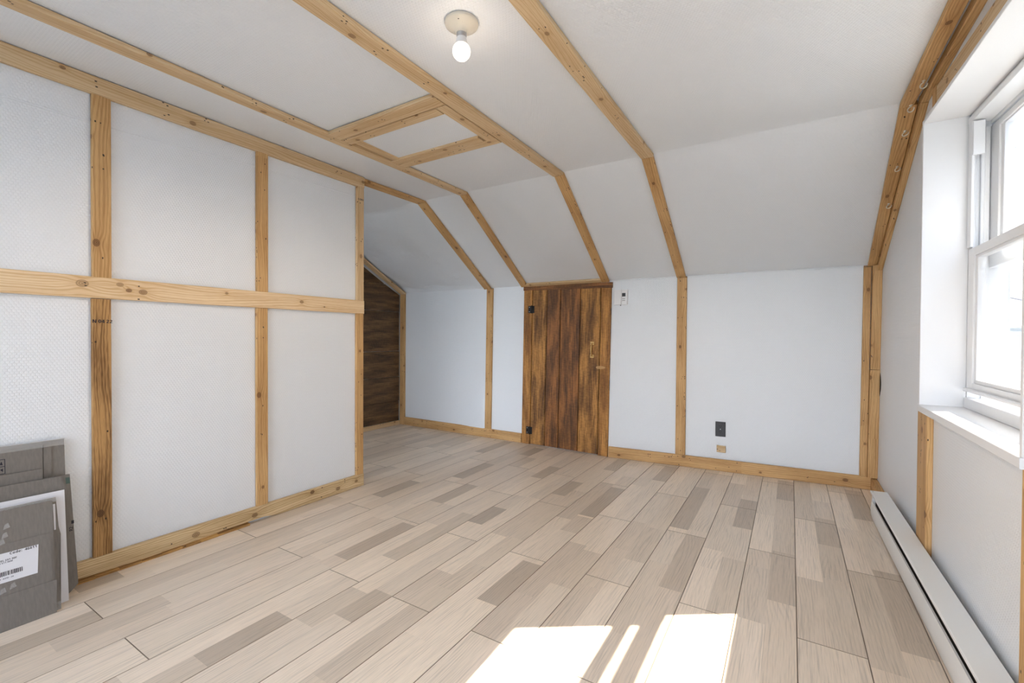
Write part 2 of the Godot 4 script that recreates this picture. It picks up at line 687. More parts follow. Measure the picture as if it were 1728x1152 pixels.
func dent_soft(p: Vector3) -> float:
	return wave(p, 0.005)


func struct(o: Node, label: String, category: String) -> Node:
	return tag(o, label, category, "", "structure")


func shell() -> void:
	var x0 := EX - 0.12
	var x1 := GX + 0.16
	var mb := Mb.new()
	warping = true
	film_slab(mb, Vector3(x0, -0.02, -D), Vector3(x1 - x0, 0, 0), Vector3(0, HK + 0.02, 0), Vector3(0, 0, 1), 0.14, 0.035, dent_knee)
	struct(put("wall_back", mb, M.film), "low white bubble-film knee wall with the plank door and black outlet", "wall")
	warping = false
	var sl := Vector3(0, HK - HC, -(D - S))
	var sn := Vector3(0, -(D - S), -(HK - HC)).normalized()
	if sn.y > 0:
		sn = -sn
	mb = Mb.new()
	film_slab(mb, Vector3(x0, HC, -S), Vector3(x1 - x0, 0, 0), sl, sn, 0.12, 0.035, dent_slope, 0.10)
	var slw := struct(put("wall_sloped", mb, M.film), "sloping white bubble-film face between the knee wall and the flat ceiling", "sloped wall")
	# the ragged lower edge of the sheet lapping over the knee wall
	mb = Mb.new()
	var lap := PackedVector3Array()
	for i in 33:
		var lx := lerpf(-1.27, 0.40, i / 32.0)
		lap.append(Vector3(lx, HK - 0.004 + 0.006 * noise.get_noise_1d(lx * 6.0), -D + 0.003 + 0.003 * noise.get_noise_1d(lx * 11.0 + 40.0)))
	tube(mb, lap, 0.0035, 6)
	put("film_seam", mb, M.film, slw)
	mb = Mb.new()
	film_slab(mb, Vector3(x0, HC, -S), Vector3(x1 - x0, 0, 0), Vector3(0, 0, S + RK + 0.14), Vector3.DOWN, 0.12, 0.05, dent_soft)
	struct(put("ceiling", mb, M.film), "flat white bubble-film ceiling with the bare bulb fitting and hatch frame", "ceiling")
	# partition on the left
	mb = Mb.new()
	film_slab(mb, Vector3(PX, 0, ZP), Vector3(0, 0, RK - ZP), Vector3(0, HC - 0.001, 0), Vector3.RIGHT, 0.10, 0.05, dent_soft)
	var part := struct(put("wall_left", mb, M.film), "tall white bubble-film partition behind the pine studs and leaning cartons", "wall")
	# the overlap of the sheets shows as a faint raised line below the top plate
	mb = Mb.new()
	var line := [Vector2(0.3, 1.86), Vector2(-0.42, 1.861), Vector2(-0.69, 1.866), Vector2(-1.36, 1.90), Vector2(-1.98, 1.912)]
	for i in line.size() - 1:
		board(mb, Vector3(PX - 0.004, line[i].y, line[i].x), Vector3(PX - 0.004, line[i + 1].y, line[i + 1].x), Vector3.UP, 0.007, Vector3.RIGHT, 0.005, 0.001)
	put("film_seam", mb, M.film, part)
	# rear of the room: a full-height dormer wall with a wide window behind the viewpoint
	mb = Mb.new()
	var rx := [-2.30, 0.30]
	var ry := [0.20, 1.95]
	for q in [[PX - 0.1, rx[0], -0.02, HC + 0.02], [rx[1], x1, -0.02, HC + 0.02], [rx[0], rx[1], -0.02, ry[0]], [rx[0], rx[1], ry[1], HC + 0.02]]:
		prism(mb, PackedVector3Array([Vector3(q[0], q[2], RK), Vector3(q[1], q[2], RK), Vector3(q[1], q[3], RK), Vector3(q[0], q[3], RK)]), Vector3(0, 0, 0.14))
	struct(put("wall_rear", mb, M.film), "white film wall with a wide window behind the viewpoint", "wall")
	var w3 := base("window_2", Vector3(-1.0, ry[0], RK + 0.07))
	struct(w3, "wide white three-light window in the wall behind the viewpoint", "window")
	mb = Mb.new()
	for q in [[rx[0], rx[1], ry[0], ry[0] + 0.05], [rx[0], rx[1], ry[1] - 0.05, ry[1]], [rx[0], rx[0] + 0.05, ry[0] + 0.05, ry[1] - 0.05], [rx[1] - 0.05, rx[1], ry[0] + 0.05, ry[1] - 0.05], [-1.45, -1.40, ry[0] + 0.05, ry[1] - 0.05], [-0.60, -0.55, ry[0] + 0.05, ry[1] - 0.05]]:
		box(mb, Vector3(q[0], q[2], RK + 0.04), Vector3(q[1], q[3], RK + 0.10), 0.003)
	put("frame", mb, M.vinyl, w3)
	for q in [[rx[0] + 0.05, -1.45], [-1.40, -0.60], [-0.55, rx[1] - 0.05]]:
		mb = Mb.new()
		box(mb, Vector3(q[0], ry[0] + 0.05, RK + 0.068), Vector3(q[1], ry[1] - 0.05, RK + 0.072), 0.0)
		put("glass_pane", mb, M.glass, w3)
	# closes the alcove behind the partition, with a window of its own
	mb = Mb.new()
	var az := -0.7
	var ax := [-3.62, -2.66]
	var ay := [0.25, 1.92]
	for q in [[x0, ax[0], -0.02, HC + 0.02], [ax[1], PX - 0.1, -0.02, HC + 0.02], [ax[0], ax[1], -0.02, ay[0]], [ax[0], ax[1], ay[1], HC + 0.02]]:
		prism(mb, PackedVector3Array([Vector3(q[0], q[2], az), Vector3(q[1], q[2], az), Vector3(q[1], q[3], az), Vector3(q[0], q[3], az)]), Vector3(0, 0, 0.12))
	struct(put("wall_alcove", mb, M.film), "white film wall with a tall window closing the alcove behind the partition", "wall")
	w3 = base("window_3", Vector3(-3.14, ay[0], az + 0.06))
	struct(w3, "tall white window at the hidden end of the alcove", "window")
	mb = Mb.new()
	for q in [[ax[0], ax[1], ay[0], ay[0] + 0.05], [ax[0], ax[1], ay[1] - 0.05, ay[1]], [ax[0], ax[0] + 0.05, ay[0] + 0.05, ay[1] - 0.05], [ax[1] - 0.05, ax[1], ay[0] + 0.05, ay[1] - 0.05]]:
		box(mb, Vector3(q[0], q[2], az + 0.03), Vector3(q[1], q[3], az + 0.09), 0.003)
	put("frame", mb, M.vinyl, w3)
	mb = Mb.new()
	box(mb, Vector3(ax[0] + 0.05, ay[0] + 0.05, az + 0.058), Vector3(ax[1] - 0.05, ay[1] - 0.05, az + 0.062), 0.0)
	put("glass_pane", mb, M.glass, w3)
	# gable wall round the two windows
	mb = Mb.new()
	var o := 0.16
	var lo := 0.706
	var hi := 1.884
	var ca := -2.452
	var cb := -1.472
	var zs := -D - 0.20
	var ze := RK + 0.14
	prism(mb, PackedVector3Array([Vector3(GX, -0.02, zs), Vector3(GX, -0.02, ca), Vector3(GX, HC + 0.12, ca), Vector3(GX, HC + 0.12, -S), Vector3(GX, HK + 0.12, zs)]), Vector3(o, 0, 0))
	prism(mb, PackedVector3Array([Vector3(GX, -0.02, cb), Vector3(GX, -0.02, ze), Vector3(GX, HC + 0.12, ze), Vector3(GX, HC + 0.12, cb)]), Vector3(o, 0, 0))
	prism(mb, PackedVector3Array([Vector3(GX, -0.02, ca), Vector3(GX, -0.02, cb), Vector3(GX, lo, cb), Vector3(GX, lo, ca)]), Vector3(o, 0, 0))
	prism(mb, PackedVector3Array([Vector3(GX, sagged(Vector3(0, hi, ca)).y, ca), Vector3(GX, sagged(Vector3(0, hi, cb)).y, cb), Vector3(GX, HC + 0.12, cb), Vector3(GX, HC + 0.12, ca)]), Vector3(o, 0, 0))
	var gw := struct(put("wall_right", mb, M.film), "white bubble-film gable wall round the window above the heater", "wall")
	# dark slit where the film stands off the corner rib
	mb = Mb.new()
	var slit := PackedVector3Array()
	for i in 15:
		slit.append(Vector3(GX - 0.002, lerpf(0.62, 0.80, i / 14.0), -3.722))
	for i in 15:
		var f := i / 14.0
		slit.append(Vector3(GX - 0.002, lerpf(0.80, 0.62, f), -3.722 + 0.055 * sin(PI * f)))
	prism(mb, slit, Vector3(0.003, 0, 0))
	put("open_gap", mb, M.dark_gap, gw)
	# roof overhang beyond the gable
	mb = Mb.new()
	var ov := 0.2
	prism(mb, PackedVector3Array([Vector3(x1, HC, -S), Vector3(x1, HC + 0.14, -S + 0.05), Vector3(x1, HK + 0.12, -D - 0.25), Vector3(x1, HK - 0.03, -D - 0.2)]), Vector3(ov, 0, 0))
	prism(mb, PackedVector3Array([Vector3(x1, HC + 0.005, -S), Vector3(x1, HC + 0.14, -S + 0.05), Vector3(x1, HC + 0.14, RS), Vector3(x1, HC + 0.005, RS)]), Vector3(ov, 0, 0))
	struct(put("roof_overhang", mb, M.white), "white boarded roof overhang outside the top of the window", "roof")


func floor_planks() -> void:
	var x1 := GX + 0.02
	var mb := Mb.new()
	prism(mb, PackedVector3Array([Vector3(EX - 0.13, -0.05, -D - 0.25), Vector3(GX + 0.16, -0.05, -D - 0.25), Vector3(GX + 0.16, -0.05, RK + 0.14), Vector3(EX - 0.13, -0.05, RK + 0.14)]), Vector3(0, 0.042, 0))
	var fl := struct(put("floor", mb, M.subfloor), "pale greige wood-look laminate floor laid in narrow strips", "floor")
	# strips that are clearly darker or lighter: column, far end, near end, tone
	var dark := [[-9, -3.21, -3.62, 2], [-6, -2.47, -3.22, 2], [-5, -1.85, -2.42, 2], [-3, -2.65, -3.13, 2], [-3, -3.22, -3.66, 1], [-1, -3.25, -3.69, 2], [-1, -1.98, -2.45, 2], [1, -2.65, -3.03, 2], [3, -3.13, -3.70, 2], [3, -1.88, -2.48, 2], [0, -1.78, -2.24, 1], [-19, -1.32, -1.75, 2], [-13, -1.60, -1.91, 1], [-11, -1.39, -1.74, 2], [-16, -1.95, -2.20, 2], [-20, -2.07, -2.44, 2], [-22, -2.51, -2.92, 2], [-14, -2.58, -2.88, 2], [-17, -2.81, -3.12, 2], [-11, -2.36, -2.91, 2], [-11, -2.12, -2.34, 1], [-9, -1.64, -1.98, 1], [-25, -3.16, -3.64, 2], [-21, -3.29, -3.57, 2], [-13, -3.26, -3.60, 2], [-24, -1.95, -2.29, 2], [-15, -1.04, -1.23, 2], [-17, -0.67, -0.94, 2], [-22, -0.45, -0.76, 1], [-26, -0.60, -0.74, 2], [-16, -0.95, -1.19, 1], [-19, -1.24, -1.32, 1], [2, -1.30, -1.74, 1], [-7, -2.0, -2.4, 1], [-8, -1.25, -1.7, 1], [-2, -1.80, -2.24, 1]]
	var tones := [Color(0.945, 0.885, 0.815), Color(0.890, 0.828, 0.757), Color(0.803, 0.742, 0.672)]
	var w := 0.1885
	var rows := range(-21, 3)
	for row in rows:
		var xa: float = 0.028 + row * w
		var xb := minf(xa + w, x1)
		if xa >= x1:
			continue
		xa = maxf(xa, EX - 0.05)
		var z := -0.59 - 1.188 * 3 if row % 2 == 0 else -0.04 - 1.188 * 4
		while z < RK:
			var za := maxf(z, -D - 0.15)
			var zb := minf(z + 1.188, RK + 0.05)
			z += 1.188
			if zb <= za + 0.02:
				continue
			var pm := Mb.new()
			var g := 0.0005
			var b := 0.0012
			var X0 := xa + g
			var X1 := xb - g
			var Z0 := za + g
			var Z1 := zb - g
			var mid: float = 0.028 + row * w + w / 2
			for half in 2:
				var col: int = row * 2 + half
				var ha := X0 + b if half == 0 else mid
				var hb := mid if half == 0 else X1 - b
				if hb <= ha:
					continue
				var r := RandomNumberGenerator.new()
				r.seed = 1000 + col * 77 + int(round(za * 100))
				var ends := [Z0 + b]
				var q := Z0 + b
				# cut the column into printed strips
				var marks := []
				for d in dark:
					if d[0] == col:
						marks.append(d)
				marks.sort_custom(func(m1, m2): return m1[2] < m2[2])
				var parts := []
				for d in marks:
					var s: float = clampf(d[2], Z0 + b, Z1 - b)
					var e: float = clampf(d[1], Z0 + b, Z1 - b)
					if e - s < 0.03:
						continue
					while s - q > 0.75:
						var st := q + r.randf_range(0.35, 0.6)
						parts.append([q, st, 0 if r.randf() < 0.62 else 1])
						q = st
					if s - q > 0.002:
						parts.append([q, s, 0 if r.randf() < 0.72 else 1])
					parts.append([s, e, d[3]])
					q = e
				while Z1 - b - q > 0.001:
					var st := q + r.randf_range(0.35, 0.75)
					if Z1 - b - st < 0.2:
						st = Z1 - b
					var tn := 0 if r.randf() < 0.62 else 1
					if za > -0.7 and r.randf() < 0.3:
						tn = 2
					parts.append([q, st, tn])
					q = st
				for pt in parts:
					var c: Color = tones[pt[2]]
					var k := r.randf_range(0.97, 1.035)
					pm.col = Color(c.r * k, c.g * k, c.b * k).srgb_to_linear()
					var uo := r.randf()
					var vo := r.randf()
					var ua: float = uo
					var ub: float = uo + (pt[1] - pt[0]) / 2.4
					var va := vo
					var vb := vo + (hb - ha) / 0.6
					pm.quad(Vector3(ha, 0, pt[0]), Vector3(hb, 0, pt[0]), Vector3(hb, 0, pt[1]), Vector3(ha, 0, pt[1]), Vector3.UP, Vector2(ua, va), Vector2(ua, vb), Vector2(ub, vb), Vector2(ub, va))
			pm.col = Color(0.62, 0.55, 0.48).srgb_to_linear()
			var T := [Vector3(X0 + b, 0, Z0 + b), Vector3(X1 - b, 0, Z0 + b), Vector3(X1 - b, 0, Z1 - b), Vector3(X0 + b, 0, Z1 - b)]
			var E := [Vector3(X0, -b, Z0), Vector3(X1, -b, Z0), Vector3(X1, -b, Z1), Vector3(X0, -b, Z1)]
			var dn := Vector3(0, -0.0075 + b, 0)
			var cc := Vector3((X0 + X1) / 2, 0, (Z0 + Z1) / 2)
			for i in 4:
				var j := (i + 1) % 4
				var out: Vector3 = (T[i] + T[j]) / 2 - cc
				pm.quad(T[i], T[j], E[j], E[i], out.normalized() + Vector3.UP)
				pm.quad(E[i], E[j], E[j] + dn, E[i] + dn, out)
			put("plank", pm, M.laminate, fl)


# ---- pine framing ------------------------------------------------------------
func slope_pt(x: float, s: float) -> Vector3:   # s 0 at the ceiling break, 1 at the knee
	return Vector3(x, lerpf(HC, HK, s), lerpf(-S, -D, s))


func slope_n() -> Vector3:
	return Vector3(0, -(D - S), (D - S) * 0.0 + (HC - HK)).normalized()


func ribs() -> void:
	var sn := slope_n()
	var X := Vector3.RIGHT
	var t := 0.02
	var half := tan(deg_to_rad(27.85) / 2.0)
	var kh := tan(deg_to_rad(90.0 - 27.85) / 2.0)
	var list := [
		{"l": "pine rib nearest the window, running over ceiling, slope and knee wall beside the outlet", "cx": [-0.716, -0.714], "sx": [-0.714, -0.733], "sw": 0.066, "cw": 0.070, "k": [-0.7265, 0.071], "z": RS, "m": "pine", "m2": "pine_amber"},
		{"l": "pine rib whose slope piece meets the top right corner of the plank door", "cx": [-1.286, -1.280], "sx": [-1.275, -1.349], "sw": 0.066, "cw": 0.072, "k": [], "z": RS, "m": "pine", "m2": "pine_amber"},
		{"l": "pine rib whose slope piece meets the top left corner of the plank door", "cx": [-2.128, -2.046], "sx": [-2.044, -2.146], "sw": 0.064, "cw": 0.064, "k": [], "z": RS, "m": "pine", "m2": "pine_amber"},
		{"l": "short pine rib continuing from the free end of the partition down to the floor", "cx": [-2.474, -2.462], "sx": [-2.457, -2.569], "sw": 0.076, "cw": 0.072, "k": [-2.5405, 0.071], "z": ZP - 0.002, "m": "pine_amber", "m2": "pine_amber"},
	]
	for i in list.size():
		var r: Dictionary = list[i]
		var b := base("trim_%d" % (i + 1), Vector3(r.sx[0], 0 if r.k else HK, -D + 0.05))
		struct(b, r.l, "batten")
		var mb := Mb.new()
		board(mb, Vector3(r.cx[0], HC, r.z), Vector3(r.cx[1], HC, -S - 0.0), X, r.cw, Vector3.DOWN, t, 0.002, 0.0, half * -1.0)
		put("ceiling_batten", mb, M[r.m], b)
		mb = Mb.new()
		board(mb, slope_pt(r.sx[0], 0.002), slope_pt(r.sx[1], 1.0), X, r.sw, sn, t, 0.002, half, -kh)
		put("slope_batten", mb, M[r.m2], b)
		if r.k:
			mb = Mb.new()
			warping = true
			board(mb, Vector3(r.k[0], HK - 0.002, -D), Vector3(r.k[0], 0.088, -D), X, r.k[1], Vector3(0, 0, 1), t, 0.002, kh)
			put("wall_batten", mb, M.pine_amber, b)
			warping = false
	# rib against the plank wall of the alcove
	var b := base("trim_5", Vector3(-3.73, 0, -D + 0.05))
	struct(b, "thin pine rib edging the dark plank wall at the back of the alcove", "batten")
	var mb := Mb.new()
	board(mb, slope_pt(-3.728, 0.0), slope_pt(-3.728, 1.0), X, 0.072, sn, t, 0.002, half, -kh)
	put("slope_batten", mb, M.pine, b)
	mb = Mb.new()
	warping = true
	board(mb, Vector3(-3.732, HK - 0.002, -D), Vector3(-3.732, 0.0, -D), X, 0.070, Vector3(0, 0, 1), 0.022, 0.002, kh)
	put("wall_batten", mb, M.pine_amber, b)
	# boards along the foot of the knee wall
	mb = Mb.new()
	board(mb, Vector3(-3.694, 0.044, -D), Vector3(-2.150, 0.044, -D), Vector3.UP, 0.086, Vector3(0, 0, 1), 0.020)
	struct(put("baseboard_alcove", mb, M.pine_amber), "pine baseboard from the alcove corner to the left edge of the plank door", "baseboard")
	mb = Mb.new()
	board(mb, Vector3(-1.286, 0.044, -D), Vector3(0.459, 0.044, -D), Vector3.UP, 0.086, Vector3(0, 0, 1), 0.021)
	struct(put("baseboard_back", mb, M.pine_amber), "long pine baseboard from the plank door to the window corner", "baseboard")
	warping = false
	# head batten above the door, lying on the slope
	mb = Mb.new()
	var up := (slope_pt(0, 0) - slope_pt(0, 1)).normalized()
	var p := slope_pt(0, 1.0) + up * 0.024
	board(mb, Vector3(-2.112, p.y, p.z), Vector3(-1.386, p.y, p.z), up, 0.046, sn, t, 0.002, 0.0, 0.0, 0.08, 0.08)
	struct(put("trim_6", mb, M.pine), "short horizontal pine batten right above the plank door", "batten")
	# hatch
	var h := base("trim_7", Vector3(-1.67, HC - 0.02, -1.75))
	struct(h, "flat rectangular pine hatch frame on the ceiling between two ribs", "hatch frame")
	var dnv := Vector3.DOWN
	var z := Vector3(0, 0, 1)
	for q in [[-2.085, -1.322, -1.525, 0.078, "pine"], [-2.060, -1.385, -1.601, 0.058, "pine"], [-2.06, -1.395, -1.937, 0.056, "pine"], [-2.085, -1.322, -1.996, 0.056, "pine"]]:
		mb = Mb.new()
		board(mb, Vector3(q[0], HC, q[2]), Vector3(q[1], HC, q[2]), z, q[3], dnv, 0.019)
		put("crosspiece", mb, M[q[4]], h)
	for q in [[-1.353, 0.058, -1.568, -1.966], [-1.986, 0.042, -1.631, -1.908]]:
		mb = Mb.new()
		board(mb, Vector3(q[0], HC, q[2]), Vector3(q[0], HC, q[3]), X, q[1], dnv, 0.0185)
		put("side_piece", mb, M.pine, h)
	# hatch panel: film stretched a little proud of the ceiling
	mb = Mb.new()
	film_slab(mb, Vector3(-1.964, HC - 0.008, -1.908), Vector3(0.581, 0, 0), Vector3(0, 0, 0.278), Vector3.DOWN, 0.006, 0.05, func(q): return wave(q, 0.002))
	put("hatch_panel", mb, M.film, h)


func partition_frame() -> void:
	var R := Vector3.RIGHT
	var U := Vector3.UP
	var Z := Vector3(0, 0, 1)
	var t := 0.02
	var mb := Mb.new()
	board(mb, Vector3(PX, HC - 0.037, ZP), Vector3(PX, HC - 0.037, RK), U, 0.072, R, t, 0.002, 0, 0, 0, 0, 0.1)
	struct(put("trim_8", mb, M.pine), "pine top plate along the partition, just under the ceiling", "rail")
	mb = Mb.new()
	board(mb, Vector3(PX, 1.188, ZP), Vector3(PX, 1.194, RK), U, 0.087, R, t, 0.002, 0, 0, 0, 0, 0.0)
	struct(put("trim_9", mb, M.pine_rail), "wide knotty pine rail at mid height along the partition", "rail")
	mb = Mb.new()
	# the bottom edge of the baseboard is hacked and wavy
	var n := 26
	var zs := PackedFloat32Array()
	for i in n + 1:
		zs.append(lerpf(ZP, -0.1, float(i) / n))
	for i in n:
		var f := func(z: float) -> float:
			return 0.001 + 0.017 * smoothstep(-1.55, -1.3, z) * (0.55 + 0.45 * sin(z * 9.0 + 0.6)) + 0.003 * sin(z * 31.0)
		var y0: float = maxf(0.0005, f.call(zs[i]))
		var y1: float = maxf(0.0005, f.call(zs[i + 1]))
		var top := 0.080
		var A := [Vector3(PX, y0, zs[i]), Vector3(PX + t, y0, zs[i]), Vector3(PX + t, top, zs[i]), Vector3(PX, top, zs[i])]
		var B := [Vector3(PX, y1, zs[i + 1]), Vector3(PX + t, y1, zs[i + 1]), Vector3(PX + t, top, zs[i + 1]), Vector3(PX, top, zs[i + 1])]
		var ua := (zs[i] - ZP) / 2.4
		var ub := (zs[i + 1] - ZP) / 2.4
		mb.quad(A[1], B[1], B[2], A[2], R, Vector2(ua, 0.72 - y0 / 0.16), Vector2(ub, 0.72 - y1 / 0.16), Vector2(ub, 0.22), Vector2(ua, 0.22))
		mb.quad(A[2], B[2], B[3], A[3], U, Vector2(ua, 0.2), Vector2(ub, 0.2), Vector2(ub, 0.1), Vector2(ua, 0.1))
		mb.quad(A[0], B[0], B[1], A[1], -U, Vector2(ua, 0.8), Vector2(ub, 0.8), Vector2(ub, 0.9), Vector2(ua, 0.9))
		mb.quad(A[0], B[0], B[3], A[3], -R)
		if i == 0:
			mb.quad(A[0], A[1], A[2], A[3], -Z)
	struct(put("baseboard_left", mb, M.pine_base), "knotty pine baseboard with a hacked lower edge along the partition", "baseboard")
	mb = Mb.new()
	for i in 12:
		var za := lerpf(-1.29, -0.36, i / 12.0)
		var zb := lerpf(-1.29, -0.36, (i + 1) / 12.0)
		var d := 0.004 * noise.get_noise_1d(i * 7.0)
		board(mb, Vector3(PX + 0.0175 + d, 0.0, za), Vector3(PX + 0.0175 + d, 0.0, zb), R, 0.035, U, 0.011 + 0.003 * noise.get_noise_1d(i * 3.0 + 50.0), 0.001, 0, 0, 0, 0, za / 2.4)
	struct(put("trim_10", mb, M.pine_rough), "thin splintered wooden strip on the floor under the partition baseboard", "strip")
	var studs := [
		["pine partition stud beside the cartons, darker and weathered below the rail", -0.700, 0.061, "pine_amber", "pine_old", 0.2],
		["middle pine stud of the partition, between two film panels", -1.366, 0.060, "pine_amber", "pine_amber", 0.7],
		["narrow pine stud on the free end of the partition beside the alcove opening", -2.0145, 0.055, "pine", "pine_amber", 0.4]]
	for i in 3:
		var q: Array = studs[i]
		var o := base("trim_%d" % (11 + i), Vector3(PX + 0.01, 0.08, q[1]))
		struct(o, q[0], "stud")
		mb = Mb.new()
		board(mb, Vector3(PX, 1.232, q[1]), Vector3(PX, HC - 0.0735, q[1]), Z, q[2], R, 0.019, 0.002, 0, 0, 0, 0, q[5])
		put("upper_piece", mb, M[q[3]], o)
		mb = Mb.new()
		board(mb, Vector3(PX, 0.081, q[1]), Vector3(PX, 1.1445, q[1] + 0.002), Z, q[2], R, 0.019, 0.002, 0, 0, 0, 0, q[5] + 0.31)
		put("lower_piece", mb, M[q[4]], o)
		if i == 0:
			stamp(o, "N 04 22", Vector3(PX + 0.0196, 1.052, q[1]), 0.014, M.ink)
		if i == 2:
			stamp(o, "S-DRY", Vector3(PX + 0.0196, 1.895, q[1]), 0.012, M.card_dark)


func stamp(parent: Node3D, text: String, at: Vector3, h: float, mat: Material) -> void:
	var tm := TextMesh.new()
	tm.text = text
	var f := SystemFont.new()
	f.font_names = PackedStringArray(["Droid Sans"])
	f.font_weight = 700
	tm.font = f
	tm.font_size = 32
	tm.pixel_size = h / 24.0
	tm.depth = 0.0006
	tm.material = mat
	var o := MeshInstance3D.new()
	o.name = "stamp"
	o.mesh = tm
	o.position = at - origin_of(parent)
	o.rotation.y = PI / 2
	parent.add_child(o, true)


func far_wall() -> void:
	var mb := Mb.new()
	prism(mb, PackedVector3Array([Vector3(EX - 0.02, -0.02, -D - 0.14), Vector3(EX - 0.02, -0.02, -0.58), Vector3(EX - 0.02, HC + 0.1, -0.58), Vector3(EX - 0.02, HC + 0.1, -S), Vector3(EX - 0.02, HK + 0.1, -D - 0.14)]), Vector3(-0.12, 0, 0))
	var w := struct(put("wall_far", mb, M.film), "dark brown horizontal plank wall at the back of the alcove", "wall")
	var ys := [0.045, 0.264, 0.540, 0.828, 1.269, 1.562, 1.766, HC - 0.004]
	var zend := func(y: float) -> float:
		var z := -D + 0.028
		if y > HK - 0.02:
			z = maxf(z, lerpf(-D, -S, (y - HK + 0.03) / (HC - HK)) + 0.028)
		return z
	for i in ys.size() - 1:
		var y0: float = ys[i] + 0.002
		var y1: float = ys[i + 1] - 0.002
		var pts := PackedVector3Array()
		pts.append(Vector3(EX - 0.02, y0, -0.75))
		pts.append(Vector3(EX - 0.02, y1, -0.75))
		pts.append(Vector3(EX - 0.02, y1, zend.call(y1)))
		if y0 < HK - 0.02 and y1 > HK - 0.02:
			pts.append(Vector3(EX - 0.02, HK - 0.02, zend.call(HK - 0.02)))
		pts.append(Vector3(EX - 0.02, y0, zend.call(y0)))
		var pm := Mb.new()
		var th := 0.018 + 0.004 * ((i * 5) % 3) / 2.0
		var uo := rng.randf()
		prism(pm, pts, Vector3(th, 0, 0))
		for k in pm.v.size():
			pm.t[k] = Vector2(pm.v[k].z / 2.4 + uo, pm.v[k].y / 0.30 + i * 0.37)
		put("plank", pm, M.barn_dark, w)
	mb = Mb.new()
	board(mb, Vector3(EX, 0.0225, -D + 0.03), Vector3(EX, 0.0225, -0.75), Vector3.UP, 0.045, Vector3.RIGHT, 0.02)
	struct(put("baseboard_far", mb, M.pine), "low pine baseboard under the dark plank wall of the alcove", "baseboard")


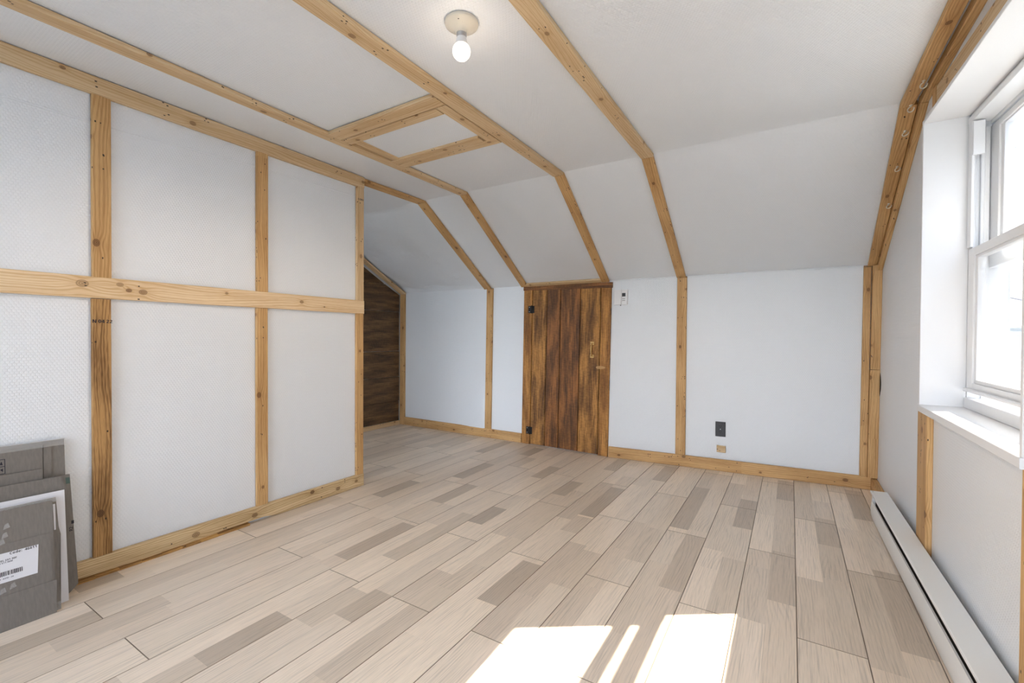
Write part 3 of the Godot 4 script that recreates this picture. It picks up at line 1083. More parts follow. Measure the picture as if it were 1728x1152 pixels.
# ---- plank door --------------------------------------------------------------
func door() -> void:
	warping = true
	var X := Vector3.RIGHT
	var Z := Vector3(0, 0, 1)
	var U := Vector3.UP
	var d := base("door_1", warped(Vector3(-1.72, 0.0, -D + 0.02)))
	struct(d, "low rustic brown plank door with brass pull, set into the white knee wall", "door")
	var mb := Mb.new()
	var vert := func(called: String, xa: float, xb: float, y0: float, ya: float, yb: float, t: float, mat: Material, uo: float) -> MeshInstance3D:
		var m := Mb.new()
		# several short lengths so that the board follows the bent wall
		board(m, Vector3((xa + xb) / 2, y0, -D), Vector3((xa + xb) / 2, (ya + yb) / 2, -D), X, xb - xa - 0.0055, Z, t, 0.003, 0, 0, 0, (yb - ya) / (xb - xa), uo)
		for k in m.t.size():
			m.t[k] = Vector2(m.v[k].y / 2.4 + uo, (m.v[k].x - xa) / 0.26 + uo * 3.0)
		return put(called, m, mat, d)
	vert.call("jamb", -2.147, -2.053, 0.002, 1.432, 1.430, 0.022, M.barn_frame, 0.15)
	vert.call("jamb", -1.384, -1.291, 0.002, 1.420, 1.416, 0.022, M.barn_frame, 0.36)
	board(mb, Vector3(-2.150, 1.4545, -D), Vector3(-1.287, 1.440, -D), U, 0.047, Z, 0.023, 0.002)
	for k in mb.t.size():
		mb.t[k] = Vector2(mb.v[k].x / 2.4, mb.v[k].y / 0.3 + 0.2)
	put("lintel", mb, M.barn_brown, d)
	# darkness behind the open joints
	mb = Mb.new()
	board(mb, Vector3(-1.72, 0.003, -D), Vector3(-1.72, 1.42, -D), X, 0.84, Z, 0.006, 0.0)
	put("backing", mb, M.dark_gap, d)
	var cols := [["barn_gold", 0.33, 0.020], ["barn_brown", 0.05, 0.021], ["barn_brown", 0.22, 0.0205], ["barn_gold", 0.04, 0.0215]]
	var xs := [-2.053, -1.900, -1.763, -1.571, -1.384]
	for i in 4:
		vert.call("plank", xs[i], xs[i + 1], 0.008, 1.429 - 0.003 * i, 1.427 - 0.003 * i, cols[i][2], M[cols[i][0]], cols[i][1])
	var face := -D + 0.0215
	# scorched band across the top of the last plank, on the old board itself
	# pull
	mb = Mb.new()
	var hx := -1.452
	for y in [0.945, 0.835]:
		board(mb, Vector3(hx, y - 0.013, face), Vector3(hx, y + 0.013, face), X, 0.034, Z, 0.003, 0.001)
	var pts := PackedVector3Array()
	for i in 11:
		var f := i / 10.0
		pts.append(Vector3(hx, lerpf(0.945, 0.835, f), face + 0.002 + 0.026 * pow(sin(PI * f), 0.45)))
	tube(mb, pts, 0.0055, 10)
	var hd := put("handle", mb, M.brass, d)
	hd.set_meta("label", "small brass bow pull")
	mb = Mb.new()
	for y in [0.945, 0.835]:
		for s in [-1, 1]:
			lathe(mb, Vector3(hx + s * 0.0115, y, face + 0.003), Z, [Vector2(0.003, 0), Vector2(0.0028, 0.0008), Vector2(0, 0.0011)], 10)
	put("screw", mb, M.iron, hd)
	# turn button
	mb = Mb.new()
	var ly := 0.742
	var ov := PackedVector3Array()
	for i in 20:
		var a := TAU * i / 20
		ov.append(Vector3(-1.366 + 0.042 * cos(a), ly + 0.013 * sin(a) * (1.0 - 0.25 * cos(a)), face + 0.001))
	prism(mb, ov, Vector3(0, 0, 0.014))
	lathe(mb, Vector3(-1.384, ly, face + 0.015), Z, [Vector2(0.006, 0), Vector2(0.005, 0.002), Vector2(0, 0.003)], 12)
	put("turn_latch", mb, M.pine_amber, d)
	# butt hinges
	for y in [1.252, 0.130]:
		mb = Mb.new()
		board(mb, Vector3(-2.080, y - 0.033, face + 0.0005), Vector3(-2.080, y + 0.033, face + 0.0005), X, 0.028, Z, 0.0025, 0.0005)
		board(mb, Vector3(-2.040, y - 0.033, face + 0.0005), Vector3(-2.040, y + 0.033, face + 0.0005), X, 0.020, Z, 0.0025, 0.0005)
		lathe(mb, Vector3(-2.057, y - 0.036, face + 0.005), U, [Vector2(0, 0), Vector2(0.007, 0), Vector2(0.007, 0.072), Vector2(0, 0.072)], 12)
		var hg := put("hinge", mb, M.iron, d)
		mb = Mb.new()
		for s in [-0.021, 0.021]:
			lathe(mb, Vector3(-2.082, y + s, face + 0.003), Z, [Vector2(0.004, 0), Vector2(0.0036, 0.001), Vector2(0, 0.0016)], 10)
		put("screw", mb, M.steel, hg)
	warping = false


# ---- windows -----------------------------------------------------------------
func windows() -> void:
	sagging = true
	var w := build_window("window_1", 0.0)
	sagging = false
	struct(w, "white double-hung window with raised lower sash and deep white reveal", "window")


func build_window(called: String, dz: float) -> Node3D:
	var za := -2.435 + dz
	var zb := -1.488 + dz
	var y0 := 0.733
	var y1 := 1.868
	var o := base(called, Vector3(GX, y0, (za + zb) / 2))
	var bx := func(cn: String, mat: Material, parent: Node, l: Array) -> MeshInstance3D:
		var m := Mb.new()
		for q in l:
			box(m, Vector3(q[0], q[2], q[4]), Vector3(q[1], q[3], q[5]), 0.0015)
		return put(cn, m, mat, parent)
	# deep reveal of painted boards
	bx.call("reveal_panel", M.white, o, [[0.447, 0.585, y0, y1, za - 0.016, za]])
	bx.call("reveal_panel", M.white, o, [[0.447, 0.585, y0, y1, zb, zb + 0.016]])
	bx.call("reveal_head", M.white, o, [[0.4465, 0.585, y1 + 0.0005, y1 + 0.0155, za - 0.016, zb + 0.016]])
	bx.call("sill_board", M.white, o, [[0.443, 0.585, y0 - 0.0265, y0 - 0.0005, za - 0.017, zb + 0.017]])
	# frame
	bx.call("frame", M.vinyl, o, [
		[0.5855, 0.70, y0, y1, za - 0.016, za + 0.006], [0.5855, 0.70, y0, y1, zb - 0.006, zb + 0.016],
		[0.5855, 0.70, y1 - 0.012, y1 + 0.015, za + 0.006, zb - 0.006], [0.578, 0.622, y0, y0 + 0.040, za + 0.006, zb - 0.006],
		[0.622, 0.72, y0, y0 + 0.022, za + 0.006, zb - 0.006]])
	bx.call("head_stop", M.vinyl, o, [[0.578, 0.640, y1 - 0.036, y1 - 0.012, za + 0.006, zb - 0.006], [0.640, 0.70, y1 - 0.048, y1 - 0.012, za + 0.006, zb - 0.006]])
	for s in 2:
		var e := za if s == 0 else zb
		var k := 1.0 if s == 0 else -1.0
		var rg := func(a: float, b: float) -> Array:
			return [minf(e + k * a, e + k * b), maxf(e + k * a, e + k * b)]
		var r1: Array = rg.call(0.006, 0.020)
		var r2: Array = rg.call(0.006, 0.047)
		var r3: Array = rg.call(0.0475, 0.060)
		bx.call("jamb_track", M.vinyl, o, [[0.5785, 0.588, 1.352, y1 - 0.036, r2[0], r2[1]], [0.622, 0.636, y0 + 0.040, y1 - 0.06, r1[0], r1[1]], [0.588, 0.600, 1.352, y1 - 0.036, r1[0], r1[1]], [0.612, 0.622, 1.352, y1 - 0.036, r1[0], r1[1]]])
		bx.call("balance_cover", M.vinyl, o, [[0.579, 0.612, 1.70, 1.826, r3[0], r3[1]]])
	# lower sash, standing a little open
	var lx0 := 0.583
	var lx1 := 0.618
	var ly0 := 0.800
	var ly1 := 1.346
	var lz0 := za + 0.008
	var lz1 := zb - 0.008
	var ls := bx.call("lower_sash", M.vinyl, o, [
		[lx0, lx1, ly0, ly1, lz0, lz0 + 0.062], [lx0, lx1, ly0, ly1, lz1 - 0.062, lz1],
		[lx0, lx1, ly1 - 0.030, ly1, lz0 + 0.062, lz1 - 0.062], [lx0, lx1, ly0, ly0 + 0.034, lz0 + 0.062, lz1 - 0.062]])
	bx.call("glazing_bead", M.vinyl, ls, [
		[lx0 + 0.006, lx1 - 0.004, ly0 + 0.034, ly0 + 0.048, lz0 + 0.062, lz1 - 0.062], [lx0 + 0.006, lx1 - 0.004, ly1 - 0.040, ly1 - 0.030, lz0 + 0.062, lz1 - 0.062],
		[lx0 + 0.006, lx1 - 0.004, ly0 + 0.048, ly1 - 0.040, lz0 + 0.062, lz0 + 0.084], [lx0 + 0.006, lx1 - 0.004, ly0 + 0.048, ly1 - 0.040, lz1 - 0.084, lz1 - 0.062]])
	bx.call("glass_pane", M.glass, ls, [[0.600, 0.604, ly0 + 0.046, ly1 - 0.038, lz0 + 0.082, lz1 - 0.082]])
	# lift rail with rounded ends along the foot of the sash
	var lr := Mb.new()
	board(lr, Vector3(lx0, ly0 + 0.006, lz0 + 0.01), Vector3(lx0, ly0 + 0.006, lz1 - 0.01), Vector3.UP, 0.014, Vector3.LEFT, 0.012, 0.004)
	put("lift_rail", lr, M.vinyl, ls)
	# upper sash
	var ux0 := 0.640
	var ux1 := 0.675
	var uy0 := 1.272
	var uy1 := y1 - 0.057
	var us := bx.call("upper_sash", M.vinyl, o, [
		[ux0, ux1, uy0, uy1, za + 0.010, za + 0.090], [ux0, ux1, uy0, uy1, zb - 0.090, zb - 0.010],
		[ux0, ux1, uy1 - 0.022, uy1, za + 0.090, zb - 0.090], [ux0, ux1, uy0, uy0 + 0.048, za + 0.090, zb - 0.090]])
	bx.call("glazing_bead", M.vinyl, us, [
		[ux0 + 0.006, ux1 - 0.004, uy0 + 0.048, uy1 - 0.022, za + 0.090, za + 0.118], [ux0 + 0.006, ux1 - 0.004, uy0 + 0.048, uy1 - 0.022, zb - 0.118, zb - 0.090],
		[ux0 + 0.006, ux1 - 0.004, uy1 - 0.028, uy1 - 0.022, za + 0.118, zb - 0.118]])
	bx.call("glass_pane", M.glass, us, [[0.655, 0.659, uy0 + 0.046, uy1 - 0.026, za + 0.116, zb - 0.116]])
	# insect screen over the open half, outside the lower sash
	bx.call("insect_screen", M.screen, o, [[0.692, 0.6935, y0 + 0.022, uy0 + 0.02, za + 0.010, zb - 0.010]])
	return o


func gable_frame() -> void:
	var X := Vector3.RIGHT
	var L := Vector3.LEFT
	var U := Vector3.UP
	var Z := Vector3(0, 0, 1)
	var sn := slope_n()
	var half := tan(deg_to_rad(27.85) / 2.0)
	var kh := tan(deg_to_rad(90.0 - 27.85) / 2.0)
	var b := base("trim_14", Vector3(0.42, 0.09, -D + 0.1))
	struct(b, "amber pine rib in the window corner with a row of cup hooks", "batten")
	var mb := Mb.new()
	board(mb, Vector3(0.425, HC, RS), Vector3(0.425, HC, -S), X, 0.046, Vector3.DOWN, 0.026, 0.002, 0, -half)
	put("ceiling_batten", mb, M.pine_amber, b)
	mb = Mb.new()
	board(mb, slope_pt(0.432, 0.002), slope_pt(0.441, 1.0), X, 0.060, sn, 0.020, 0.002, half, -kh, 0, 0, -1.0, 0.046)
	put("slope_batten", mb, M.pine_amber, b)
	warping = true
	mb = Mb.new()
	board(mb, Vector3(0.417, HK - 0.004, -D), Vector3(0.417, 0.089, -D), X, 0.040, Z, 0.022, 0.002, kh)
	put("wall_batten", mb, M.pine_amber, b)
	warping = false
	# second rib, against the gable film
	b = base("trim_15", Vector3(0.475, 0.08, -D + 0.1))
	struct(b, "outer amber pine rib flat against the gable film next to the window", "batten")
	mb = Mb.new()
	board(mb, Vector3(GX, HC - 0.0190, RS), Vector3(GX, HC - 0.0190, -S + 0.02), U, 0.037, L, 0.027)
	put("ceiling_batten", mb, M.pine_amber, b)
	mb = Mb.new()
	var off := sn * 0.030
	board(mb, slope_pt(GX, -0.02) + off, slope_pt(GX, 0.985) + off, sn, 0.058, L, 0.025, 0.002)
	put("slope_batten", mb, M.pine_amber, b)
	warping = true
	mb = Mb.new()
	board(mb, Vector3(GX, HK - 0.01, -D + 0.022), Vector3(GX, 0.80, -D + 0.022), Z, 0.042, L, 0.049)
	put("wall_batten", mb, M.pine_amber, b)
	mb = Mb.new()
	board(mb, Vector3(GX, 0.798, -D + 0.024), Vector3(GX, 0.088, -D + 0.026), Z, 0.046, L, 0.052)
	put("wall_batten", mb, M.pine_amber, b)
	# plate along the foot of the gable
	mb = Mb.new()
	board(mb, Vector3(GX, 0.041, -D + 0.002), Vector3(GX, 0.041, -0.9), U, 0.080, L, 0.030)
	struct(put("baseboard_right", mb, M.pine_amber), "pine bottom plate along the gable wall, mostly hidden behind the heater", "baseboard")
	warping = false
	# the film pulls away from the corner rib: a dark slit
	# double stud under the left end of the sill
	b = base("trim_16", Vector3(0.47, 0.082, -2.40))
	struct(b, "double amber pine stud under the far end of the window sill", "stud")
	mb = Mb.new()
	board(mb, Vector3(GX, 0.082, -2.530), Vector3(GX, 0.705, -2.530), Z, 0.100, L, 0.020)
	put("board", mb, M.pine_amber, b)
	mb = Mb.new()
	board(mb, Vector3(GX, 0.082, -2.450), Vector3(GX, 0.705, -2.450), Z, 0.056, L, 0.021)
	put("board", mb, M.pine_amber, b)
	mb = Mb.new()
	board(mb, Vector3(GX, 0.082, -1.505), Vector3(GX, 0.705, -1.505), Z, 0.080, L, 0.020)
	struct(put("trim_17", mb, M.pine_amber), "amber pine stud under the near end of the window sill", "stud")
	mb = Mb.new()
	board(mb, Vector3(GX, 1.964, -2.40), Vector3(GX, 1.872, -1.2), U, 0.068, L, 0.012)
	struct(put("trim_18", mb, M.pine), "pale pine header board directly above the window reveal", "header")
	mb = Mb.new()
	board(mb, Vector3(GX, 1.889, -2.43), Vector3(GX, 2.004, -2.43), Z, 0.05, L, 0.014)
	struct(put("trim_19", mb, M.pine_amber), "short upright pine block at the far end of the window header", "block")


# ---- small fittings ----------------------------------------------------------
func fittings() -> void:
	var Z := Vector3(0, 0, 1)
	var X := Vector3.RIGHT
	var U := Vector3.UP
	# bare bulb lamp holder
	var at := Vector3(-0.951, HC, -1.207)
	var o := base("ceiling_lamp", at)
	tag(o, "cream porcelain lamp holder with one lit bare bulb on the ceiling", "lamp")
	var mb := Mb.new()
	lathe(mb, at, Vector3.DOWN, [Vector2(0, -0.001), Vector2(0.056, -0.001), Vector2(0.0565, 0.004), Vector2(0.055, 0.008), Vector2(0.049, 0.010), Vector2(0.047, 0.012), Vector2(0.039, 0.017), Vector2(0.028, 0.024), Vector2(0.022, 0.030), Vector2(0.0195, 0.036), Vector2(0, 0.036)], 48)
	var hb := put("lamp_holder", mb, M.porcelain, o)
	mb = Mb.new()
	var sc := at + Vector3(0.016, -0.013, 0.036)
	lathe(mb, sc, Vector3.DOWN, [Vector2(0.0045, 0), Vector2(0.004, 0.002), Vector2(0, 0.003)], 12)
	tube(mb, PackedVector3Array([sc + Vector3(0.004, -0.003, -0.006), sc + Vector3(0.007, -0.006, -0.011), sc + Vector3(0.003, -0.008, -0.016)]), 0.0012, 6)
	put("screw", mb, M.iron, hb)
	mb = Mb.new()
	lathe(mb, at, Vector3.DOWN, [Vector2(0.0175, 0.034), Vector2(0.0175, 0.044), Vector2(0.0165, 0.046), Vector2(0.0165, 0.050)], 24)
	put("bulb_cap", mb, M.steel, o)
	mb = Mb.new()
	lathe(mb, at, Vector3.DOWN, [Vector2(0.0165, 0.050), Vector2(0.0175, 0.056), Vector2(0.0200, 0.068), Vector2(0.0225, 0.076)], 32)
	put("bulb_neck", mb, M.plastic_white, o)
	mb = Mb.new()
	var pr := [Vector2(0.0226, 0.076)]
	var cy := 0.095
	var rr := 0.0300
	for i in 15:
		var a := lerpf(-0.72, PI / 2, i / 14.0)
		pr.append(Vector2(rr * cos(a) if i < 14 else 0.0, cy + rr * sin(a)))
	lathe(mb, at, Vector3.DOWN, pr, 36)
	var bl := put("bulb", mb, M.bulb, o)
	bl.set_meta("label", "glowing white bulb")
	# an LED bulb throws its light forward; only a little leaks back to the ceiling
	var lamp := SpotLight3D.new()
	lamp.name = "bulb_light"
	lamp.light_color = Color(1.0, 0.90, 0.77)
	lamp.light_energy = 0.30
	lamp.light_size = 0.028
	lamp.spot_range = 9.0
	lamp.spot_attenuation = 2.0
	lamp.spot_angle = 86.0
	lamp.spot_angle_attenuation = 0.4
	lamp.shadow_enabled = true
	lamp.position = Vector3(0, -cy, 0)
	lamp.rotation_degrees = Vector3(-90, 0, 0)
	o.add_child(lamp)
	var glow := OmniLight3D.new()
	glow.name = "bulb_glow"
	glow.light_color = Color(1.0, 0.92, 0.84)
	glow.light_energy = 0.007
	glow.light_size = 0.028
	glow.omni_range = 8.0
	glow.omni_attenuation = 2.0
	glow.shadow_enabled = true
	glow.position = Vector3(0, -cy, 0)
	o.add_child(glow)
	# outlet
	warping = true
	var p := warped(Vector3(-0.445, 0.257, -D))
	o = base("wall_outlet", p)
	tag(o, "dark grey double power outlet low on the knee wall", "outlet")
	mb = Mb.new()
	board(mb, Vector3(-0.445, 0.255, -D - 0.002), Vector3(-0.445, 0.366, -D - 0.002), X, 0.069, Z, 0.009, 0.003)
	put("cover_plate", mb, M.plastic_dark, o)
	for y in [0.332, 0.289]:
		mb = Mb.new()
		var oc := PackedVector3Array()
		for i in 24:
			var a := TAU * i / 24
			oc.append(Vector3(-0.445 + 0.0165 * cos(a), y + clampf(0.0165 * sin(a), -0.0135, 0.0135), -D + 0.0069))
		prism(mb, oc, Vector3(0, 0, 0.002))
		var rc := put("receptacle", mb, M.plastic_dark, o)
		mb = Mb.new()
		for s in [-0.0065, 0.0065]:
			box(mb, Vector3(-0.445 + s - 0.0016, y - 0.001, -D + 0.0087), Vector3(-0.445 + s + 0.0016, y + 0.009, -D + 0.0095), 0.0003)
		lathe(mb, Vector3(-0.445, y - 0.0075, -D + 0.0087), Z, [Vector2(0.0028, 0), Vector2(0.0028, 0.0008), Vector2(0, 0.0008)], 10)
		put("slot", mb, M.black, rc)
	mb = Mb.new()
	lathe(mb, Vector3(-0.445, 0.3105, -D + 0.007), Z, [Vector2(0.0035, 0), Vector2(0.003, 0.0012), Vector2(0, 0.0016)], 12)
	put("screw", mb, M.steel, o)
	# wooden block below it
	mb = Mb.new()
	board(mb, Vector3(-0.468, 0.163, -D - 0.002), Vector3(-0.408, 0.161, -D - 0.002), U, 0.050, Z, 0.020, 0.003)
	tag(put("wood_block", mb, M.pine), "small square pine block on the knee wall under the outlet", "block")
	# thermostat
	p = warped(Vector3(-1.210, 1.268, -D))
	o = base("thermostat", p)
	tag(o, "white wall thermostat beside the top of the plank door", "thermostat")
	mb = Mb.new()
	board(mb, Vector3(-1.2115, 1.268, -D - 0.002), Vector3(-1.2115, 1.396, -D - 0.002), X, 0.118, Z, 0.008, 0.003)
	put("back_plate", mb, M.plastic_white, o)
	mb = Mb.new()
	board(mb, Vector3(-1.2365, 1.271, -D + 0.006), Vector3(-1.2365, 1.393, -D + 0.006), X, 0.064, Z, 0.022, 0.005)
	put("cover", mb, M.plastic_white, o)
	mb = Mb.new()
	board(mb, Vector3(-1.1785, 1.271, -D + 0.006), Vector3(-1.1785, 1.393, -D + 0.006), X, 0.049, Z, 0.019, 0.004)
	var fc := put("face", mb, M.plastic_white, o)
	mb = Mb.new()
	board(mb, Vector3(-1.184, 1.337, -D + 0.0248), Vector3(-1.184, 1.366, -D + 0.0248), X, 0.029, Z, 0.001, 0.0003)
	put("display", mb, M.plastic_dark, fc)
	mb = Mb.new()
	for y in [1.318, 1.304]:
		board(mb, Vector3(-1.196, y, -D + 0.0248), Vector3(-1.172, y, -D + 0.0248), U, 0.004, Z, 0.0012, 0.0004)
	put("button", mb, M.card_edge, fc)
	mb = Mb.new()
	lathe(mb, Vector3(-1.214, 1.268, -D + 0.010), Vector3.DOWN, [Vector2(0.004, 0), Vector2(0.004, 0.006), Vector2(0, 0.007)], 12)
	put("wire_stub", mb, M.iron, o)
	warping = false
	# cup hooks along the window-corner rib
	var hooks := [[0.437, 0.985, -0.2], [0.436, 0.985, -0.016], [0.440, 0.985, 0.12], [0.444, 0.985, 0.30], [0.446, 0.985, 0.52]]
	var where := ["on the flat ceiling piece, nearest the window", "right at the ceiling bend", "just below the ceiling bend", "third down from the ceiling bend", "lowest on the slope piece"]
	var sn := slope_n()
	for i in 5:
		var s: float = hooks[i][2]
		var q: Vector3
		var nd: Vector3
		var dn: Vector3
		if s < 0.0:
			q = Vector3(hooks[i][0], HC - 0.026, -S - s * 1.2)
			nd = Vector3.DOWN
			dn = Vector3(0, 0, -1)
		else:
			q = slope_pt(hooks[i][0], s) + sn * 0.0195
			nd = sn
			dn = (slope_pt(0, 1) - slope_pt(0, 0)).normalized()
		mb = Mb.new()
		var pts := PackedVector3Array()
		pts.append(q - nd * 0.004)
		pts.append(q + nd * 0.007)
		var c := q + nd * 0.018
		for k in 15:
			var a := lerpf(-PI / 2 + 0.25, PI * 1.1, k / 14.0)
			pts.append(c + nd * (sin(a) * 0.0115) + (Vector3.LEFT * 0.85 + dn * 0.5).normalized() * (cos(a) * 0.0115))
		tube(mb, pts, 0.0024, 8)
		lathe(mb, q, nd, [Vector2(0.0065, 0.0), Vector2(0.006, 0.0015), Vector2(0.003, 0.0025)], 14)
		tag(put("cup_hook", mb, M.hook), "small brass cup hook in the window-corner rib, " + where[i], "hook", "cup hooks on the window-corner rib")


func heater() -> void:
	# convector running along the gable wall; profile in (x from wall, height)
	var zf := -3.17
	var zn := -0.85
	var o := base("baseboard_heater", Vector3(0.42, 0, (zf + zn) / 2))
	tag(o, "long white baseboard heater on the floor along the gable wall", "heater")
	var run := func(cn: String, pr: Array, z0: float, z1: float, mat: Material, skew: float, round_n: bool) -> MeshInstance3D:
		# pr: closed outline, swept from z0 to z1
		var m := Mb.new()
		var n := pr.size()
		var c := Vector2.ZERO
		for q in pr:
			c += q / float(n)
		for i in n:
			var a: Vector2 = pr[i]
			var b: Vector2 = pr[(i + 1) % n]
			var d := (b - a).normalized()
			var nn := Vector3(d.y, -d.x, 0)
			if Vector2(nn.x, nn.y).dot((a + b) / 2 - c) < 0 and not round_n:
				nn = -nn
			m.quad(Vector3(a.x, a.y, z0), Vector3(b.x, b.y, z0), Vector3(b.x + skew, b.y, z1), Vector3(a.x + skew, a.y, z1), nn)
		for e in 2:
			var z := z0 if e == 0 else z1
			var pl := PackedVector2Array()
			for q in pr:
				pl.append(q)
			var tr := Geometry2D.triangulate_polygon(pl)
			for k in range(0, tr.size(), 3):
				var f := Vector3(0, 0, -1 if e == 0 else 1)
				var sk := 0.0 if e == 0 else skew
				m.tri(Vector3(pl[tr[k]].x + sk, pl[tr[k]].y, z), Vector3(pl[tr[k + 1]].x + sk, pl[tr[k + 1]].y, z), Vector3(pl[tr[k + 2]].x + sk, pl[tr[k + 2]].y, z), f, f, f)
		return put(cn, m, mat, o)
	# top and back: one folded sheet
	run.call("top_panel", [Vector2(0.386, 0.148), Vector2(0.383, 0.150), Vector2(0.383, 0.157), Vector2(0.386, 0.159), Vector2(0.457, 0.161), Vector2(0.457, 0.154), Vector2(0.392, 0.151), Vector2(0.390, 0.148)], zf, zn, M.enamel, 0.026, false)
	run.call("back_panel", [Vector2(0.447, 0.018), Vector2(0.457, 0.018), Vector2(0.457, 0.1535), Vector2(0.447, 0.1535)], zf + 0.003, zn, M.enamel, 0.026, false)
	# front: curved sheet, rolled lip at the top
	var fr := []
	var inner := []
	for i in 9:
		var f := i / 8.0
		var y := lerpf(0.110, 0.008, f)
		var x := 0.386 - 0.0085 * sin(f * PI * 0.75) + 0.012 * f * f
		fr.append(Vector2(x, y))
		inner.push_front(Vector2(x + 0.006, y))
	var fp := Mb.new()
	for i in 8:
		for s in 2:
			var a: Vector2 = fr[i] + Vector2(0.006 * s, 0)
			var b: Vector2 = fr[i + 1] + Vector2(0.006 * s, 0)
			var d0: Vector2 = (fr[mini(i + 1, 8)] - fr[maxi(i - 1, 0)]).normalized()
			var d1: Vector2 = (fr[mini(i + 2, 8)] - fr[i]).normalized()
			var n0 := Vector3(d0.y, -d0.x, 0) * (1.0 if s == 0 else -1.0)
			var n1 := Vector3(d1.y, -d1.x, 0) * (1.0 if s == 0 else -1.0)
			var z0 := zf + 0.04
			fp.tri(Vector3(a.x, a.y, z0), Vector3(b.x, b.y, z0), Vector3(b.x + 0.032, b.y, zn), n0, n1, n1)
			fp.tri(Vector3(a.x, a.y, z0), Vector3(b.x + 0.032, b.y, zn), Vector3(a.x + 0.032, a.y, zn), n0, n1, n0)
		var z2 := zf + 0.04
		fp.quad(Vector3(fr[i].x, fr[i].y, z2), Vector3(fr[i + 1].x, fr[i + 1].y, z2), Vector3(fr[i + 1].x + 0.006, fr[i + 1].y, z2), Vector3(fr[i].x + 0.006, fr[i].y, z2), Vector3(0, 0, -1))
	fp.quad(Vector3(fr[0].x, 0.110, zf + 0.04), Vector3(fr[0].x + 0.006, 0.110, zf + 0.04), Vector3(fr[0].x + 0.038, 0.110, zn), Vector3(fr[0].x + 0.032, 0.110, zn), Vector3.UP)
	put("front_panel", fp, M.enamel, o)
	# dark fins and element seen through the slot
	run.call("heating_element", [Vector2(0.400, 0.03), Vector2(0.440, 0.03), Vector2(0.440, 0.149), Vector2(0.400, 0.149)], zf + 0.06, zn - 0.01, M.dark_gap, 0.028, false)
	run.call("end_cap", [Vector2(0.396, 0.0), Vector2(0.457, 0.0), Vector2(0.457, 0.153), Vector2(0.393, 0.150), Vector2(0.390, 0.124), Vector2(0.386, 0.06)], zf + 0.006, zf + 0.038, M.enamel, 0.0, false)
	run.call("foot", [Vector2(0.404, 0.0), Vector2(0.457, 0.0), Vector2(0.457, 0.018), Vector2(0.404, 0.018)], zf + 0.038, zn - 0.01, M.enamel, 0.026, false)
	var sm2 := Mb.new()
	lathe(sm2, Vector3(0.393, 0.159, zf + 0.02), Vector3.UP, [Vector2(0.004, 0), Vector2(0.0035, 0.0012), Vector2(0, 0.0018)], 12)
	put("screw", sm2, M.steel, o)


# ---- flattened cartons -------------------------------------------------------
# point on a leaning sheet: h up its height, z along the wall, out towards the room
var lean := [Vector3.ZERO, Vector3.UP, Vector3.RIGHT]


func set_lean(xb: float, yb: float, xt: float, yt: float) -> void:
	var u := Vector3(xt - xb, yt - yb, 0)
	lean = [Vector3(xb, yb, 0), u / (yt - yb), Vector3(u.y, -u.x, 0).normalized()]


func lp(y: float, z: float, out := 0.0) -> Vector3:
	return lean[0] + lean[1] * (y - lean[0].y) + Vector3(0, 0, z) + lean[2] * out


func sheet(mb: Mb, pts: Array, o0: float, o1: float) -> void:
	var p := PackedVector3Array()
	for q in pts:
		p.append(lp(q.x, q.y, o0))
	prism(mb, p, lean[2] * (o1 - o0))


func flat_text(parent: Node3D, text: String, y: float, z: float, out: float, h: float, mat: Material, spin := 0.0, cn := "print") -> void:
	var tm := TextMesh.new()
	tm.text = text
	var f := SystemFont.new()
	f.font_names = PackedStringArray(["Droid Sans"])
	f.font_weight = 700
	tm.font = f
	tm.font_size = 32
	tm.pixel_size = h / 24.0
	tm.depth = 0.0004
	tm.material = mat
	var o := MeshInstance3D.new()
	o.name = cn
	o.mesh = tm
	var bz := Basis(Vector3(0, 0, -1), lean[1].normalized(), lean[2])
	o.transform = Transform3D(bz * Basis(Vector3(0, 0, 1), spin), lp(y, z, out) - origin_of(parent))
	parent.add_child(o, true)


